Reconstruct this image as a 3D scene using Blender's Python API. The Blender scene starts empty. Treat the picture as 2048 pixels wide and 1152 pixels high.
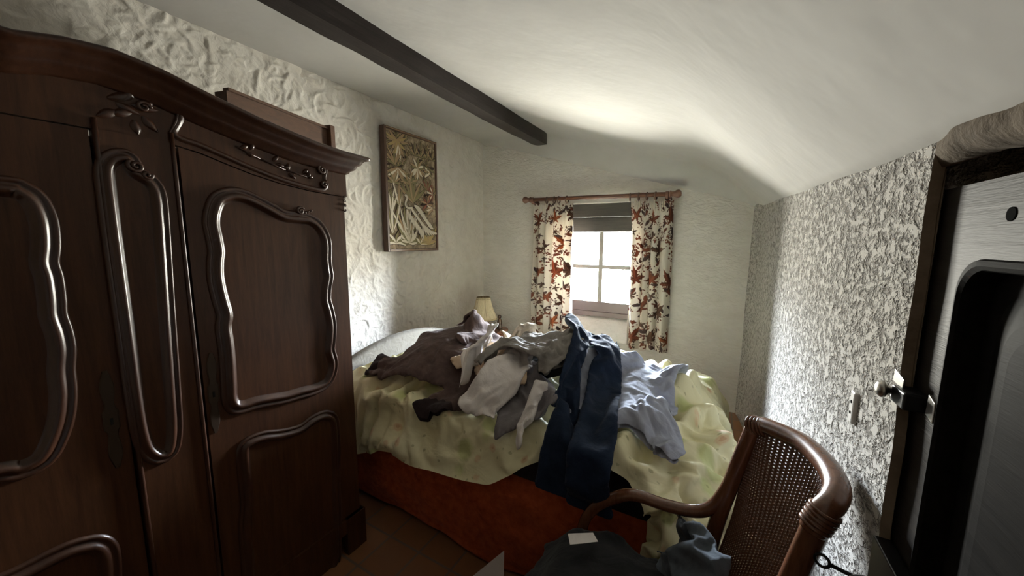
import bpy, bmesh, math, random
import numpy as np
from mathutils import Vector, Matrix

# ---------------------------------------------------------------- camera, sky, light, exposure
scene = bpy.context.scene
COL = scene.collection
FPX, CX, CY, EYE = 730.0, 1024.0, 576.0, 1.55
def _cam_axes():
    y = np.array([1440 - CX, 483 - CY, FPX]); y /= np.linalg.norm(y)
    yv = -((985 - CX) * y[0] + FPX * y[2]) / y[1]
    d = np.array([985 - CX, yv, FPX]); d /= np.linalg.norm(d)
    z = -d
    return np.stack([np.cross(y, z), y, z], 1)        # image axes (right, down, forward) from room axes
CAMR = _cam_axes()
cam_data = bpy.data.cameras.new('camera')
cam_data.sensor_width = 36.0
cam_data.lens = FPX / 2048.0 * 36.0
cam_data.clip_start = 0.01
cam = bpy.data.objects.new('camera', cam_data)
COL.objects.link(cam)
cam.matrix_world = Matrix([[CAMR[0][0], -CAMR[1][0], -CAMR[2][0], 0.0],
                           [CAMR[0][1], -CAMR[1][1], -CAMR[2][1], 0.0],
                           [CAMR[0][2], -CAMR[1][2], -CAMR[2][2], EYE],
                           [0, 0, 0, 1]])
scene.camera = cam

def at(px, py, axis, val):
    """Room point seen at a pixel of the photograph, on the plane axis = val."""
    r = CAMR.T @ np.array([px - CX, py - CY, FPX])
    o = np.array([0.0, 0.0, EYE])
    return o + (val - o[axis]) / r[axis] * r

SKY = 425.0
EXPOSURE = 0.0
world = bpy.data.worlds.new('daylight'); scene.world = world
world.use_nodes = True
_n, _l = world.node_tree.nodes, world.node_tree.links
_n.clear()
_tc = _n.new('ShaderNodeTexCoord'); _sx = _n.new('ShaderNodeSeparateXYZ'); _rp = _n.new('ShaderNodeValToRGB')
_mr = _n.new('ShaderNodeMapRange'); _bg = _n.new('ShaderNodeBackground'); _ow = _n.new('ShaderNodeOutputWorld')
_l.new(_tc.outputs['Generated'], _sx.inputs[0]); _l.new(_sx.outputs['Z'], _mr.inputs['Value'])
_mr.inputs['From Min'].default_value = -1; _mr.inputs['From Max'].default_value = 1
_l.new(_mr.outputs[0], _rp.inputs[0]); _l.new(_rp.outputs[0], _bg.inputs[0]); _l.new(_bg.outputs[0], _ow.inputs[0])
_e = _rp.color_ramp.elements
_e[0].position = 0.0; _e[0].color = (0.30, 0.29, 0.25, 1)
_e[1].position = 1.0; _e[1].color = (1.25, 1.48, 1.75, 1)
for _p, _c in ((0.47, (0.36, 0.352, 0.31, 1)), (0.53, (0.52, 0.515, 0.46, 1)), (0.58, (1.38, 1.55, 1.75, 1))):
    _x = _e.new(_p); _x.color = _c
_bg.inputs['Strength'].default_value = SKY

def area_light(name, loc, rot, sx, sy, power, color, portal=False):
    d = bpy.data.lights.new(name, 'AREA'); d.shape = 'RECTANGLE'; d.size = sx; d.size_y = sy
    d.energy = power; d.color = color
    if portal: d.cycles.is_portal = True
    o = bpy.data.objects.new(name, d); o.location = loc; o.rotation_euler = rot; COL.objects.link(o)
    return o
# portal that guides the daylight sampling through the window opening
area_light('window_daylight_portal', (-1.135, 4.12, 1.17), (math.radians(-90), 0, 0), 0.86, 0.98, 1, (1, 1, 1), True)

scene.view_settings.view_transform = 'Standard'
scene.view_settings.look = 'None'
scene.view_settings.gamma = 1.0
scene.view_settings.use_curve_mapping = False
scene.view_settings.exposure = EXPOSURE
scene.cycles.max_bounces = 10
scene.cycles.diffuse_bounces = 7
scene.cycles.glossy_bounces = 4
scene.cycles.sample_clamp_indirect = 8.0
scene.cycles.use_denoising = True

# ---------------------------------------------------------------- materials
def srgb(r, g, b):
    f = lambda c: (c / 255 / 12.92) if c / 255 <= 0.04045 else ((c / 255 + 0.055) / 1.055) ** 2.4
    return (f(r), f(g), f(b), 1.0)

class NT:
    """small node-graph writer"""
    def __init__(self, name):
        self.m = bpy.data.materials.new(name); self.m.use_nodes = True
        self.t = self.m.node_tree; self.n = self.t.nodes; self.l = self.t.links
        self.b = self.n['Principled BSDF']; self.out = self.n['Material Output']
    def new(self, kind, **kw):
        x = self.n.new(kind)
        for k, v in kw.items():
            if k in x.inputs: self.plug(v, x.inputs[k])
            else: setattr(x, k, v)
        return x
    def plug(self, v, sock):
        if hasattr(v, 'is_linked') or isinstance(v, bpy.types.NodeSocket): self.l.new(v, sock)
        else: sock.default_value = v
    def coords(self, kind='Object', scale=(1, 1, 1)):
        tc = self.n.new('ShaderNodeTexCoord'); mp = self.n.new('ShaderNodeMapping')
        self.l.new(tc.outputs[kind], mp.inputs[0]); mp.inputs['Scale'].default_value = scale
        return mp.outputs[0]
    def noise(self, vec, scale, detail=4, rough=0.55, dist=0.0):
        x = self.n.new('ShaderNodeTexNoise'); self.l.new(vec, x.inputs['Vector'])
        x.inputs['Scale'].default_value = scale; x.inputs['Detail'].default_value = detail
        x.inputs['Roughness'].default_value = rough; x.inputs['Distortion'].default_value = dist
        return x.outputs['Fac']
    def voronoi(self, vec, scale, feature='F1', out='Distance'):
        x = self.n.new('ShaderNodeTexVoronoi'); x.feature = feature; self.l.new(vec, x.inputs['Vector'])
        x.inputs['Scale'].default_value = scale
        return x.outputs[out]
    def ramp(self, fac, stops):
        x = self.n.new('ShaderNodeValToRGB'); self.l.new(fac, x.inputs[0])
        e = x.color_ramp.elements
        while len(e) < len(stops): e.new(0.5)
        for s, (p, c) in zip(e, stops): s.position = p; s.color = c if len(c) == 4 else (*c, 1)
        return x.outputs[0]
    def math(self, op, a, b=0.0):
        x = self.n.new('ShaderNodeMath'); x.operation = op
        self.plug(a, x.inputs[0]); self.plug(b, x.inputs[1])
        return x.outputs[0]
    def mix(self, fac, a, b):
        x = self.n.new('ShaderNodeMix'); x.data_type = 'RGBA'
        self.plug(fac, x.inputs[0]); self.plug(a, x.inputs[6]); self.plug(b, x.inputs[7])
        return x.outputs[2]
    def bump(self, h, strength, distance):
        x = self.n.new('ShaderNodeBump'); self.l.new(h, x.inputs['Height'])
        x.inputs['Strength'].default_value = strength; x.inputs['Distance'].default_value = distance
        if self.b.inputs['Normal'].is_linked:
            self.l.new(self.b.inputs['Normal'].links[0].from_socket, x.inputs['Normal'])
        self.l.new(x.outputs[0], self.b.inputs['Normal'])
    def set(self, color=None, rough=None, metal=None, spec=None, sheen=None, coat=None):
        if color is not None: self.plug(color, self.b.inputs['Base Color'])
        if rough is not None: self.plug(rough, self.b.inputs['Roughness'])
        if metal is not None: self.b.inputs['Metallic'].default_value = metal
        if spec is not None: self.b.inputs['Specular IOR Level'].default_value = spec
        if sheen is not None: self.b.inputs['Sheen Weight'].default_value = sheen
        if coat is not None:
            self.b.inputs['Coat Weight'].default_value = coat; self.b.inputs['Coat Roughness'].default_value = 0.18
        return self

M = {}
WHITE = (0.80, 0.765, 0.70, 1)
def g(v): return (v, v, v, 1)

def make_materials():
    # left wall: trowelled plaster (the heavy relief is geometry, this adds the grain)
    t = NT('trowelled_plaster'); v = t.coords()
    n1 = t.noise(v, 9, 5); n2 = t.noise(v, 70, 4)
    t.set(t.ramp(n1, [(0.3, (0.69, 0.655, 0.59)), (0.65, (0.77, 0.74, 0.68))]), 0.9, spec=0.2)
    t.bump(n2, 0.35, 0.006); t.bump(t.noise(v, 22, 3, 0.5, 1.2), 0.5, 0.012); M['wall_left'] = t.m
    # back wall: thinner ripples
    t = NT('rippled_plaster'); v = t.coords(scale=(1, 1, 2.2))
    n1 = t.noise(v, 6, 5, 0.6, 0.8); n2 = t.noise(v, 55, 4)
    t.set(t.ramp(n1, [(0.3, (0.76, 0.73, 0.67)), (0.7, (0.85, 0.825, 0.77))]), 0.9, spec=0.2)
    t.bump(n2, 0.3, 0.005); t.bump(t.noise(v, 13, 4, 0.55, 1.6), 0.55, 0.03); M['wall_back'] = t.m
    # right wall: pitted roughcast, darker base colour in the pits
    t = NT('pitted_roughcast'); v = t.coords(scale=(1, 0.5, 0.92))
    big = t.noise(v, 50, 3, 0.6, 0.4); fine = t.noise(v, 140, 3, 0.6, 0.3)
    h = t.math('ADD', t.math('MULTIPLY', big, 0.62), t.math('MULTIPLY', fine, 0.38))
    pit = t.ramp(h, [(0.39, g(0)), (0.55, g(1))])
    t.set(t.mix(pit, (0.225, 0.21, 0.19, 1), (0.54, 0.52, 0.49, 1)), 0.92, spec=0.15)
    t.bump(pit, 0.9, 0.010); M['wall_right'] = t.m
    t = NT('smooth_plaster'); v = t.coords()
    n = t.noise(v, 2.3, 5, 0.6)
    sc = t.noise(t.coords(scale=(6, 1.5, 1)), 5, 6, 0.7)
    c = t.ramp(n, [(0.3, (0.44, 0.43, 0.41)), (0.7, (0.50, 0.49, 0.47))])
    c = t.mix(t.ramp(sc, [(0.66, g(0)), (0.74, g(0.35))]), c, (0.38, 0.365, 0.34, 1))
    t.set(c, 0.85, spec=0.2); t.bump(t.noise(v, 5, 3), 0.25, 0.02); M['ceiling'] = t.m
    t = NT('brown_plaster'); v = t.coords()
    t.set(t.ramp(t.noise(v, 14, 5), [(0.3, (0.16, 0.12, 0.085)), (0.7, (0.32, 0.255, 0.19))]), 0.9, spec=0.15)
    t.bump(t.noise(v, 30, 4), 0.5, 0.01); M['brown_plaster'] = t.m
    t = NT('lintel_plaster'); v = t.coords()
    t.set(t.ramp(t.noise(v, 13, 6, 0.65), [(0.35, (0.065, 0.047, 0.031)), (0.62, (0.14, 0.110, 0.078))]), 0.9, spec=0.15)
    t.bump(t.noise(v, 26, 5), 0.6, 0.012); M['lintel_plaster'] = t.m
    # terracotta floor tiles
    t = NT('terracotta_tiles'); v = t.coords()
    br = t.n.new('ShaderNodeTexBrick'); t.l.new(v, br.inputs['Vector']); br.offset = 0.0
    for k, x in (('Scale', 1.0), ('Mortar Size', 0.006), ('Brick Width', 0.2), ('Row Height', 0.2)): br.inputs[k].default_value = x
    br.inputs['Color1'].default_value = (0.20, 0.085, 0.038, 1); br.inputs['Color2'].default_value = (0.26, 0.12, 0.05, 1)
    br.inputs['Mortar'].default_value = (0.13, 0.10, 0.08, 1)
    t.set(t.mix(t.math('MULTIPLY', t.noise(v, 7, 5), 0.5), br.outputs['Color'], (0.12, 0.05, 0.025, 1)), 0.45, spec=0.4)
    t.bump(br.outputs['Fac'], -0.4, 0.004); M['floor'] = t.m

    def wood(name, dark, light, rough, scale=(9, 9, 0.7), coat=0.0, bump=0.1, spec=0.5):
        t = NT(name); v = t.coords(scale=scale)
        n = t.noise(v, 6, 6, 0.6, 0.7); f = t.noise(v, 60, 3)
        s = t.math('ADD', t.math('MULTIPLY', n, 0.75), t.math('MULTIPLY', f, 0.25))
        t.set(t.ramp(s, [(0.3, dark), (0.68, light)]), rough, coat=coat, spec=spec)
        t.bump(s, bump, 0.002); M[name] = t.m
    wood('walnut', (0.028, 0.0088, 0.0030), (0.068, 0.0255, 0.0090), 0.42, coat=0.04, spec=0.28)
    wood('walnut_moulding', (0.022, 0.0075, 0.0035), (0.052, 0.020, 0.0095), 0.32, coat=0.05, spec=0.45)
    wood('tray_wood', (0.05, 0.022, 0.011), (0.105, 0.048, 0.024), 0.5, scale=(9, 0.7, 9))
    wood('beam_wood', (0.009, 0.006, 0.0052), (0.028, 0.020, 0.018), 0.7, scale=(12, 0.5, 12), bump=0.5, spec=0.25)
    wood('rod_wood', (0.060, 0.022, 0.014), (0.14, 0.058, 0.036), 0.42, scale=(0.7, 9, 9))
    wood('frame_wood', (0.045, 0.020, 0.012), (0.10, 0.050, 0.030), 0.45)
    wood('lintel_wood', (0.010, 0.008, 0.006), (0.032, 0.026, 0.020), 0.6, scale=(0.7, 9, 9), bump=0.4)
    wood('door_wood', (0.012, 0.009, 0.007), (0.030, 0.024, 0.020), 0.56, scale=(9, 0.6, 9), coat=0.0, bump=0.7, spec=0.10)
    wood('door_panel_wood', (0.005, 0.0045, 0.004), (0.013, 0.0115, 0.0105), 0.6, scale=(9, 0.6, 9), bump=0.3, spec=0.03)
    wood('night_wood', (0.11, 0.042, 0.022), (0.22, 0.09, 0.048), 0.4, scale=(0.8, 9, 9))
    wood('rattan', (0.085, 0.030, 0.014), (0.165, 0.066, 0.032), 0.27, coat=0.5, bump=0.06)
    wood('cane', (0.075, 0.028, 0.013), (0.15, 0.064, 0.030), 0.40, scale=(40, 40, 40), bump=0.2)

    def plain(name, color, rough, metal=0.0, spec=0.5, sheen=None):
        t = NT(name); v = t.coords()
        d = tuple(c * 0.82 for c in color[:3]) + (1,)
        t.set(t.mix(t.noise(v, 25, 4), d, color), rough, metal, spec, sheen); M[name] = t.m
        return t
    def fabric(name, c0, c1, rough=0.92, weave=900, fuzz=0.08, scale=18):
        t = NT(name); v = t.coords()
        n = t.noise(v, scale, 5)
        t.set(t.ramp(n, [(0.3, c0), (0.7, c1)]), rough, spec=0.15, sheen=fuzz)
        t.bump(t.noise(v, 11, 3, 0.5, 1.2), 0.35, 0.025); t.bump(t.noise(v, weave, 2), 0.35, 0.0015); M[name] = t.m
        return t
    fabric('orange_blanket', (0.30, 0.050, 0.014), (0.48, 0.10, 0.030), weave=260, scale=30)
    fabric('navy_mattress', (0.012, 0.010, 0.014), (0.028, 0.022, 0.026))
    fabric('brown_fleece', (0.060, 0.038, 0.034), (0.105, 0.070, 0.062), weave=500, fuzz=0.08)
    fabric('brown_rib', (0.018, 0.011, 0.012), (0.034, 0.022, 0.022))
    fabric('navy_denim', (0.0055, 0.011, 0.025), (0.013, 0.023, 0.048), weave=700, fuzz=0.03)
    fabric('blue_denim', (0.045, 0.075, 0.125), (0.11, 0.15, 0.215), weave=700, fuzz=0.03)
    fabric('black_cotton', (0.012, 0.014, 0.018), (0.030, 0.032, 0.040))
    fabric('grey_jersey', (0.19, 0.175, 0.16), (0.27, 0.25, 0.23))
    fabric('grey_wool', (0.15, 0.135, 0.14), (0.21, 0.195, 0.20))
    fabric('white_cotton', (0.74, 0.70, 0.67), (0.84, 0.80, 0.77))
    fabric('cream_cotton', (0.60, 0.52, 0.40), (0.74, 0.66, 0.53))
    fabric('beige_cotton', (0.50, 0.37, 0.25), (0.62, 0.48, 0.34))
    fabric('white_towel', (0.70, 0.65, 0.62), (0.82, 0.77, 0.74), weave=300)
    fabric('pale_blue_cotton', (0.27, 0.29, 0.355), (0.35, 0.37, 0.44), rough=0.8, fuzz=0.03)
    fabric('charcoal_cloth', (0.013, 0.0135, 0.015), (0.024, 0.0245, 0.026))
    fabric('slate_cloth', (0.055, 0.066, 0.080), (0.085, 0.10, 0.118))
    fabric('headboard_cream', (0.17, 0.155, 0.13), (0.21, 0.195, 0.165), rough=0.7)
    plain('bronze', (0.055, 0.034, 0.020, 1), 0.45, 0.5)
    plain('steel', (0.55, 0.53, 0.50, 1), 0.32, 1.0)
    plain('black_iron', (0.03, 0.03, 0.032, 1), 0.42, 0.8)
    plain('dark_metal', (0.07, 0.07, 0.075, 1), 0.3, 0.9)
    plain('paper', (0.72, 0.68, 0.66, 1), 0.8)
    plain('white_plastic', (0.75, 0.73, 0.70, 1), 0.4)
    plain('socket_hole', (0.02, 0.02, 0.02, 1), 1.0, spec=0.0)
    plain('ring_wood', (0.085, 0.045, 0.032, 1), 0.45)
    plain('gimp_braid', (0.34, 0.26, 0.15, 1), 0.85)
    plain('bulb_holder', (0.05, 0.022, 0.014, 1), 0.4)
    plain('window_paint', (0.075, 0.048, 0.045, 1), 0.5)
    plain('glazing_bar_paint', (0.16, 0.15, 0.13, 1), 0.5)
    # pleated parchment lamp shade
    t = NT('lamp_shade_cloth'); v = t.coords()
    t.set(t.ramp(t.noise(v, 30, 3), [(0.3, (0.62, 0.52, 0.36)), (0.7, (0.74, 0.65, 0.48))]), 0.85, spec=0.2)
    t.b.inputs['Subsurface Weight'].default_value = 0.0; M['shade'] = t.m
    # glass
    t = NT('clear_glass'); t.n.remove(t.b)
    gl = t.n.new('ShaderNodeBsdfGlossy'); gl.inputs['Roughness'].default_value = 0.02
    tr = t.n.new('ShaderNodeBsdfTransparent'); mx = t.n.new('ShaderNodeMixShader')
    fr = t.n.new('ShaderNodeFresnel'); fr.inputs[0].default_value = 1.45
    t.l.new(fr.outputs[0], mx.inputs[0]); t.l.new(tr.outputs[0], mx.inputs[1]); t.l.new(gl.outputs[0], mx.inputs[2])
    t.l.new(mx.outputs[0], t.out.inputs[0]); M['window_glass'] = t.m
    t = NT('crystal_glass'); t.b.inputs['Transmission Weight'].default_value = 0.9
    t.set((0.93, 0.93, 0.92, 1), 0.05); M['crystal'] = t.m
    # fabrics whose print is stored in the mesh colours of the cloth
    t = NT('printed_cotton'); a = t.n.new('ShaderNodeVertexColor'); a.layer_name = 'print'
    v = t.coords(); t.bump(t.noise(v, 600, 2), 0.25, 0.001)
    t.set(a.outputs['Color'], 0.9, spec=0.15)
    # thin cotton lets some daylight through
    tl = t.n.new('ShaderNodeBsdfTranslucent'); t.l.new(a.outputs['Color'], tl.inputs['Color'])
    mx = t.n.new('ShaderNodeMixShader'); mx.inputs[0].default_value = 0.32
    t.l.new(t.b.outputs[0], mx.inputs[1]); t.l.new(tl.outputs[0], mx.inputs[2]); t.l.new(mx.outputs[0], t.out.inputs[0])
    M['curtain_print'] = t.m
    t = NT('printed_sheet'); uvn = t.n.new('ShaderNodeUVMap'); uvn.uv_map = 'flat'; uv = uvn.outputs[0]
    base = t.ramp(t.noise(uv, 3, 3), [(0.3, (0.69, 0.645, 0.40)), (0.7, (0.77, 0.73, 0.49))])
    wob = t.n.new('ShaderNodeVectorMath'); wob.operation = 'ADD'; t.l.new(uv, wob.inputs[0])
    nz_ = t.n.new('ShaderNodeTexNoise'); t.l.new(uv, nz_.inputs['Vector']); nz_.inputs['Scale'].default_value = 40
    sc_ = t.n.new('ShaderNodeVectorMath'); sc_.operation = 'SCALE'; t.l.new(nz_.outputs['Color'], sc_.inputs[0]); sc_.inputs['Scale'].default_value = 0.022
    t.l.new(sc_.outputs[0], wob.inputs[1]); uw = wob.outputs[0]
    def blobs(scale, r0, r1, pick0, pick1, col, amt, prev):
        d = t.voronoi(uw, scale); rc = t.voronoi(uw, scale, out='Color')
        sp = t.n.new('ShaderNodeSeparateColor'); t.l.new(rc, sp.inputs[0])
        m_ = t.ramp(d, [(r0, g(1)), (r1, g(0))])
        k = t.math('MULTIPLY', m_, t.math('MULTIPLY', t.math('GREATER_THAN', sp.outputs[0], pick0), t.math('LESS_THAN', sp.outputs[0], pick1)))
        return t.mix(t.math('MULTIPLY', k, amt), prev, col)
    c = blobs(9, .25, .42, .55, .78, (0.42, 0.50, 0.14, 1), 0.55, base)
    c = blobs(13, .20, .30, .70, 1.0, (0.62, 0.30, 0.15, 1), 0.42, c)
    c = blobs(13, .09, .13, .70, 1.0, (0.45, 0.16, 0.09, 1), 0.4, c)
    c = blobs(30, .16, .24, .72, 1.0, (0.24, 0.23, 0.09, 1), 0.5, c)
    t.bump(t.noise(uv, 9, 3, 0.5, 0.7), 0.35, 0.03)
    t.set(c, 0.6, spec=0.35); M['sheet_print'] = t.m
    # tapestry: ground cloth and raised stitched foliage
    t = NT('tapestry_ground'); v = t.coords()
    n = t.noise(v, 16, 6, 0.65, 1.5)
    t.set(t.ramp(n, [(0.32, (0.07, 0.05, 0.036)), (0.5, (0.25, 0.19, 0.13)), (0.66, (0.42, 0.34, 0.245))]), 0.9, spec=0.15)
    t.bump(t.noise(v, 120, 3), 0.5, 0.002); M['tapestry_ground'] = t.m
    for nm, c in (('stitch_tan', (0.36, 0.25, 0.15, 1)), ('stitch_cream', (0.74, 0.67, 0.55, 1)), ('stitch_olive', (0.20, 0.17, 0.09, 1)),
                  ('stitch_dark', (0.05, 0.032, 0.024, 1)), ('stitch_gold', (0.42, 0.31, 0.14, 1)), ('stitch_rust', (0.20, 0.075, 0.05, 1))):
        plain(nm, c, 0.85, spec=0.2)
make_materials()

# ---------------------------------------------------------------- mesh helpers
def tag(o, label=None, cat=None, group=None, kind=None):
    for k, v in (('label', label), ('category', cat), ('group', group), ('kind', kind)):
        if v: o[k] = v
    return o
def empty(name, loc=(0, 0, 0), rz=0.0):
    o = bpy.data.objects.new(name, None); COL.objects.link(o); o.location = loc; o.rotation_euler = (0, 0, rz)
    o.empty_display_size = 0.05
    return o
def link_mesh(name, me, mat=None, parent=None, smooth=False):
    o = bpy.data.objects.new(name, me); COL.objects.link(o)
    if mat: me.materials.append(M[mat] if isinstance(mat, str) else mat)
    if smooth: me.shade_smooth()
    if parent:
        o.parent = parent
        bpy.context.view_layer.update()
        o.matrix_parent_inverse = parent.matrix_world.inverted()
    return o
class MB:
    """collects shapes of ONE part into one mesh (world coordinates)"""
    def __init__(self): self.v = []; self.f = []
    def add(self, vs, fs):
        b = len(self.v); self.v += [tuple(map(float, p)) for p in vs]; self.f += [tuple(i + b for i in f) for f in fs]
        return self
    def box(self, x0, x1, y0, y1, z0, z1):
        vs = [(x, y, z) for z in (z0, z1) for y in (y0, y1) for x in (x0, x1)]
        return self.add(vs, [(0, 2, 3, 1), (4, 5, 7, 6), (0, 1, 5, 4), (2, 6, 7, 3), (0, 4, 6, 2), (1, 3, 7, 5)])
    def prism(self, poly, d0, d1):
        """poly: list of 3D points (planar); extruded from +d0 to +d1 (vectors)"""
        n = len(poly); p = [Vector(q) for q in poly]
        vs = [q + Vector(d0) for q in p] + [q + Vector(d1) for q in p]
        fs = [tuple(range(n - 1, -1, -1)), tuple(range(n, 2 * n))] + [(i, (i + 1) % n, n + (i + 1) % n, n + i) for i in range(n)]
        return self.add(vs, fs)
    def tube(self, pts, r, seg=12, caps=True, flat=1.0):
        pts = [Vector(p) for p in pts]; n = len(pts)
        rs = r if hasattr(r, '__len__') else [r] * n
        t0 = (pts[1] - pts[0]).normalized()
        up = Vector((0, 0, 1)) if abs(t0.z) < 0.9 else Vector((1, 0, 0))
        nrm = (up - t0 * up.dot(t0)).normalized()
        vs = []; fs = []
        for i, p in enumerate(pts):
            t = (pts[min(i + 1, n - 1)] - pts[max(i - 1, 0)]).normalized()
            nrm = (nrm - t * nrm.dot(t)).normalized(); bn = t.cross(nrm)
            for k in range(seg):
                a = 2 * math.pi * k / seg
                vs.append(p + (nrm * math.cos(a) * flat + bn * math.sin(a)) * rs[i])
        for i in range(n - 1):
            for k in range(seg):
                a, b = i * seg + k, i * seg + (k + 1) % seg
                fs.append((a, b, b + seg, a + seg))
        if caps: fs += [tuple(range(seg - 1, -1, -1)), tuple(range((n - 1) * seg, n * seg))]
        return self.add(vs, fs)
    def lathe(self, c, prof, seg=24, axis='z', caps=True):
        """prof: list of (radius, height)"""
        vs = []; fs = []
        for r, h in prof:
            for k in range(seg):
                a = 2 * math.pi * k / seg; u, w = r * math.cos(a), r * math.sin(a)
                vs.append({'z': (c[0] + u, c[1] + w, c[2] + h), 'x': (c[0] + h, c[1] + u, c[2] + w), 'y': (c[0] + w, c[1] + h, c[2] + u)}[axis])
        for i in range(len(prof) - 1):
            for k in range(seg):
                a, b = i * seg + k, i * seg + (k + 1) % seg
                fs.append((a, b, b + seg, a + seg))
        if caps: fs += [tuple(range(seg - 1, -1, -1)), tuple(range((len(prof) - 1) * seg, len(prof) * seg))]
        return self.add(vs, fs)
    def grid(self, P, close=False):
        """P: array (nu, nv, 3)"""
        nu, nv = P.shape[:2]
        fs = [(i * nv + j, i * nv + j + 1, (i + 1) * nv + j + 1, (i + 1) * nv + j) for i in range(nu - 1) for j in range(nv - 1)]
        return self.add(P.reshape(-1, 3), fs)
    def build(self, name, mat=None, parent=None, smooth=False, bevel=0.0, subsurf=0):
        me = bpy.data.meshes.new(name); me.from_pydata(self.v, [], self.f); me.update()
        bm = bmesh.new(); bm.from_mesh(me); bmesh.ops.recalc_face_normals(bm, faces=bm.faces); bm.to_mesh(me); bm.free()
        o = link_mesh(name, me, mat, parent, smooth)
        if bevel:
            b = o.modifiers.new('bevel', 'BEVEL'); b.width = bevel; b.segments = 2; b.limit_method = 'ANGLE'
        if subsurf:
            s = o.modifiers.new('subsurf', 'SUBSURF'); s.levels = subsurf; s.render_levels = subsurf
        return o
def grid_mesh(name, P, mat, parent=None, smooth=True, uv=None, color=None):
    nu, nv = P.shape[:2]
    me = bpy.data.meshes.new(name)
    me.vertices.add(nu * nv); me.vertices.foreach_set('co', np.ascontiguousarray(P, dtype=np.float32).ravel())
    i, j = np.meshgrid(np.arange(nu - 1), np.arange(nv - 1), indexing='ij')
    q = np.stack([i * nv + j, i * nv + j + 1, (i + 1) * nv + j + 1, (i + 1) * nv + j], -1).reshape(-1, 4)
    me.loops.add(q.size); me.loops.foreach_set('vertex_index', q.ravel().astype(np.int32))
    me.polygons.add(len(q)); me.polygons.foreach_set('loop_start', (np.arange(len(q)) * 4).astype(np.int32))
    me.update(calc_edges=True); me.validate()
    if color is not None:
        a = me.color_attributes.new('print', 'FLOAT_COLOR', 'POINT')
        a.data.foreach_set('color', np.concatenate([color.reshape(-1, 3), np.ones((nu * nv, 1))], 1).astype(np.float32).ravel())
    return link_mesh(name, me, mat, parent, smooth)
def spline(pts, n=8, closed=False):
    """Catmull-Rom through the points"""
    P = [np.array(p, float) for p in pts]; m = len(P); out = []
    for i in range(m if closed else m - 1):
        g_ = lambda k: P[k % m] if closed else P[min(max(k, 0), m - 1)]
        a, b, c, d = g_(i - 1), g_(i), g_(i + 1), g_(i + 2)
        for k in range(n):
            t = k / n
            out.append(0.5 * (2 * b + (c - a) * t + (2 * a - 5 * b + 4 * c - d) * t * t + (3 * b - a - 3 * c + d) * t ** 3))
    if not closed: out.append(P[-1])
    return out
def resample(pts, step, closed=False):
    P = np.array(pts, float)
    if closed: P = np.vstack([P, P[:1]])
    s = np.concatenate([[0], np.cumsum(np.linalg.norm(np.diff(P, axis=0), axis=1))])
    k = max(4, int(round(s[-1] / step)))
    u = np.linspace(0, s[-1], k + 1)
    Q = np.stack([np.interp(u, s, P[:, i]) for i in range(P.shape[1])], 1)
    return Q[:-1] if closed else Q
rng = np.random.default_rng(7)
def vnoise(shape, cells, seed):
    """smooth value noise on a grid, bilinear with smoothstep, about -1..1"""
    r = np.random.default_rng(seed); cu, cv = cells
    G = r.uniform(-1, 1, (int(cu) + 3, int(cv) + 3))
    u = np.linspace(0, cu, shape[0]); v = np.linspace(0, cv, shape[1])
    iu, iv = u.astype(int), v.astype(int); fu, fv = u - iu, v - iv
    fu = fu * fu * (3 - 2 * fu); fv = fv * fv * (3 - 2 * fv)
    a = G[np.ix_(iu, iv)]; b = G[np.ix_(iu + 1, iv)]; c = G[np.ix_(iu, iv + 1)]; d = G[np.ix_(iu + 1, iv + 1)]
    return (a * (1 - fu)[:, None] + b * fu[:, None]) * (1 - fv)[None] + (c * (1 - fu)[:, None] + d * fu[:, None]) * fv[None]

# ---------------------------------------------------------------- room shell
XL, XR, YB, YN = -2.53, 0.28, 3.75, -1.45
def ceil_z(x, y):
    x = np.asarray(x, float); y = np.asarray(y, float)
    k = 0.030
    main = 2.134 - 0.306 * x
    left = 2.68 - 0.04 * (x - XL)
    back = 1.932 - 0.296 * x + (YB - y) * 1.2
    right = 1.70 + 0.05 * (y - 0.85) + (XR - x) * 0.95
    def smin(a, b, k): return -k * np.logaddexp(-a / k, -b / k)
    r = smin(smin(main, left, 0.012), back, 0.018)
    return smin(r, right, 0.045)
xs = np.linspace(XL - 0.12, XR + 0.12, 150); ys = np.linspace(YN - 0.1, YB + 0.1, 220)
gx, gy = np.meshgrid(xs, ys, indexing='ij')
low = MB()
P = np.stack([gx, gy, ceil_z(np.clip(gx, XL, XR), np.clip(gy, YN, YB)) + 0.004 * vnoise(gx.shape, (9, 14), 3)], -1)
ceiling = grid_mesh('ceiling', P, 'ceiling'); tag(ceiling, kind='structure')
sol = ceiling.modifiers.new('solid', 'SOLIDIFY'); sol.thickness = 0.12; sol.offset = -1.0

tag(MB().box(XL - 0.3, 1.3, YN - 0.3, YB + 0.45, -0.12, 0.0).build('floor', 'floor'), kind='structure')

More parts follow.
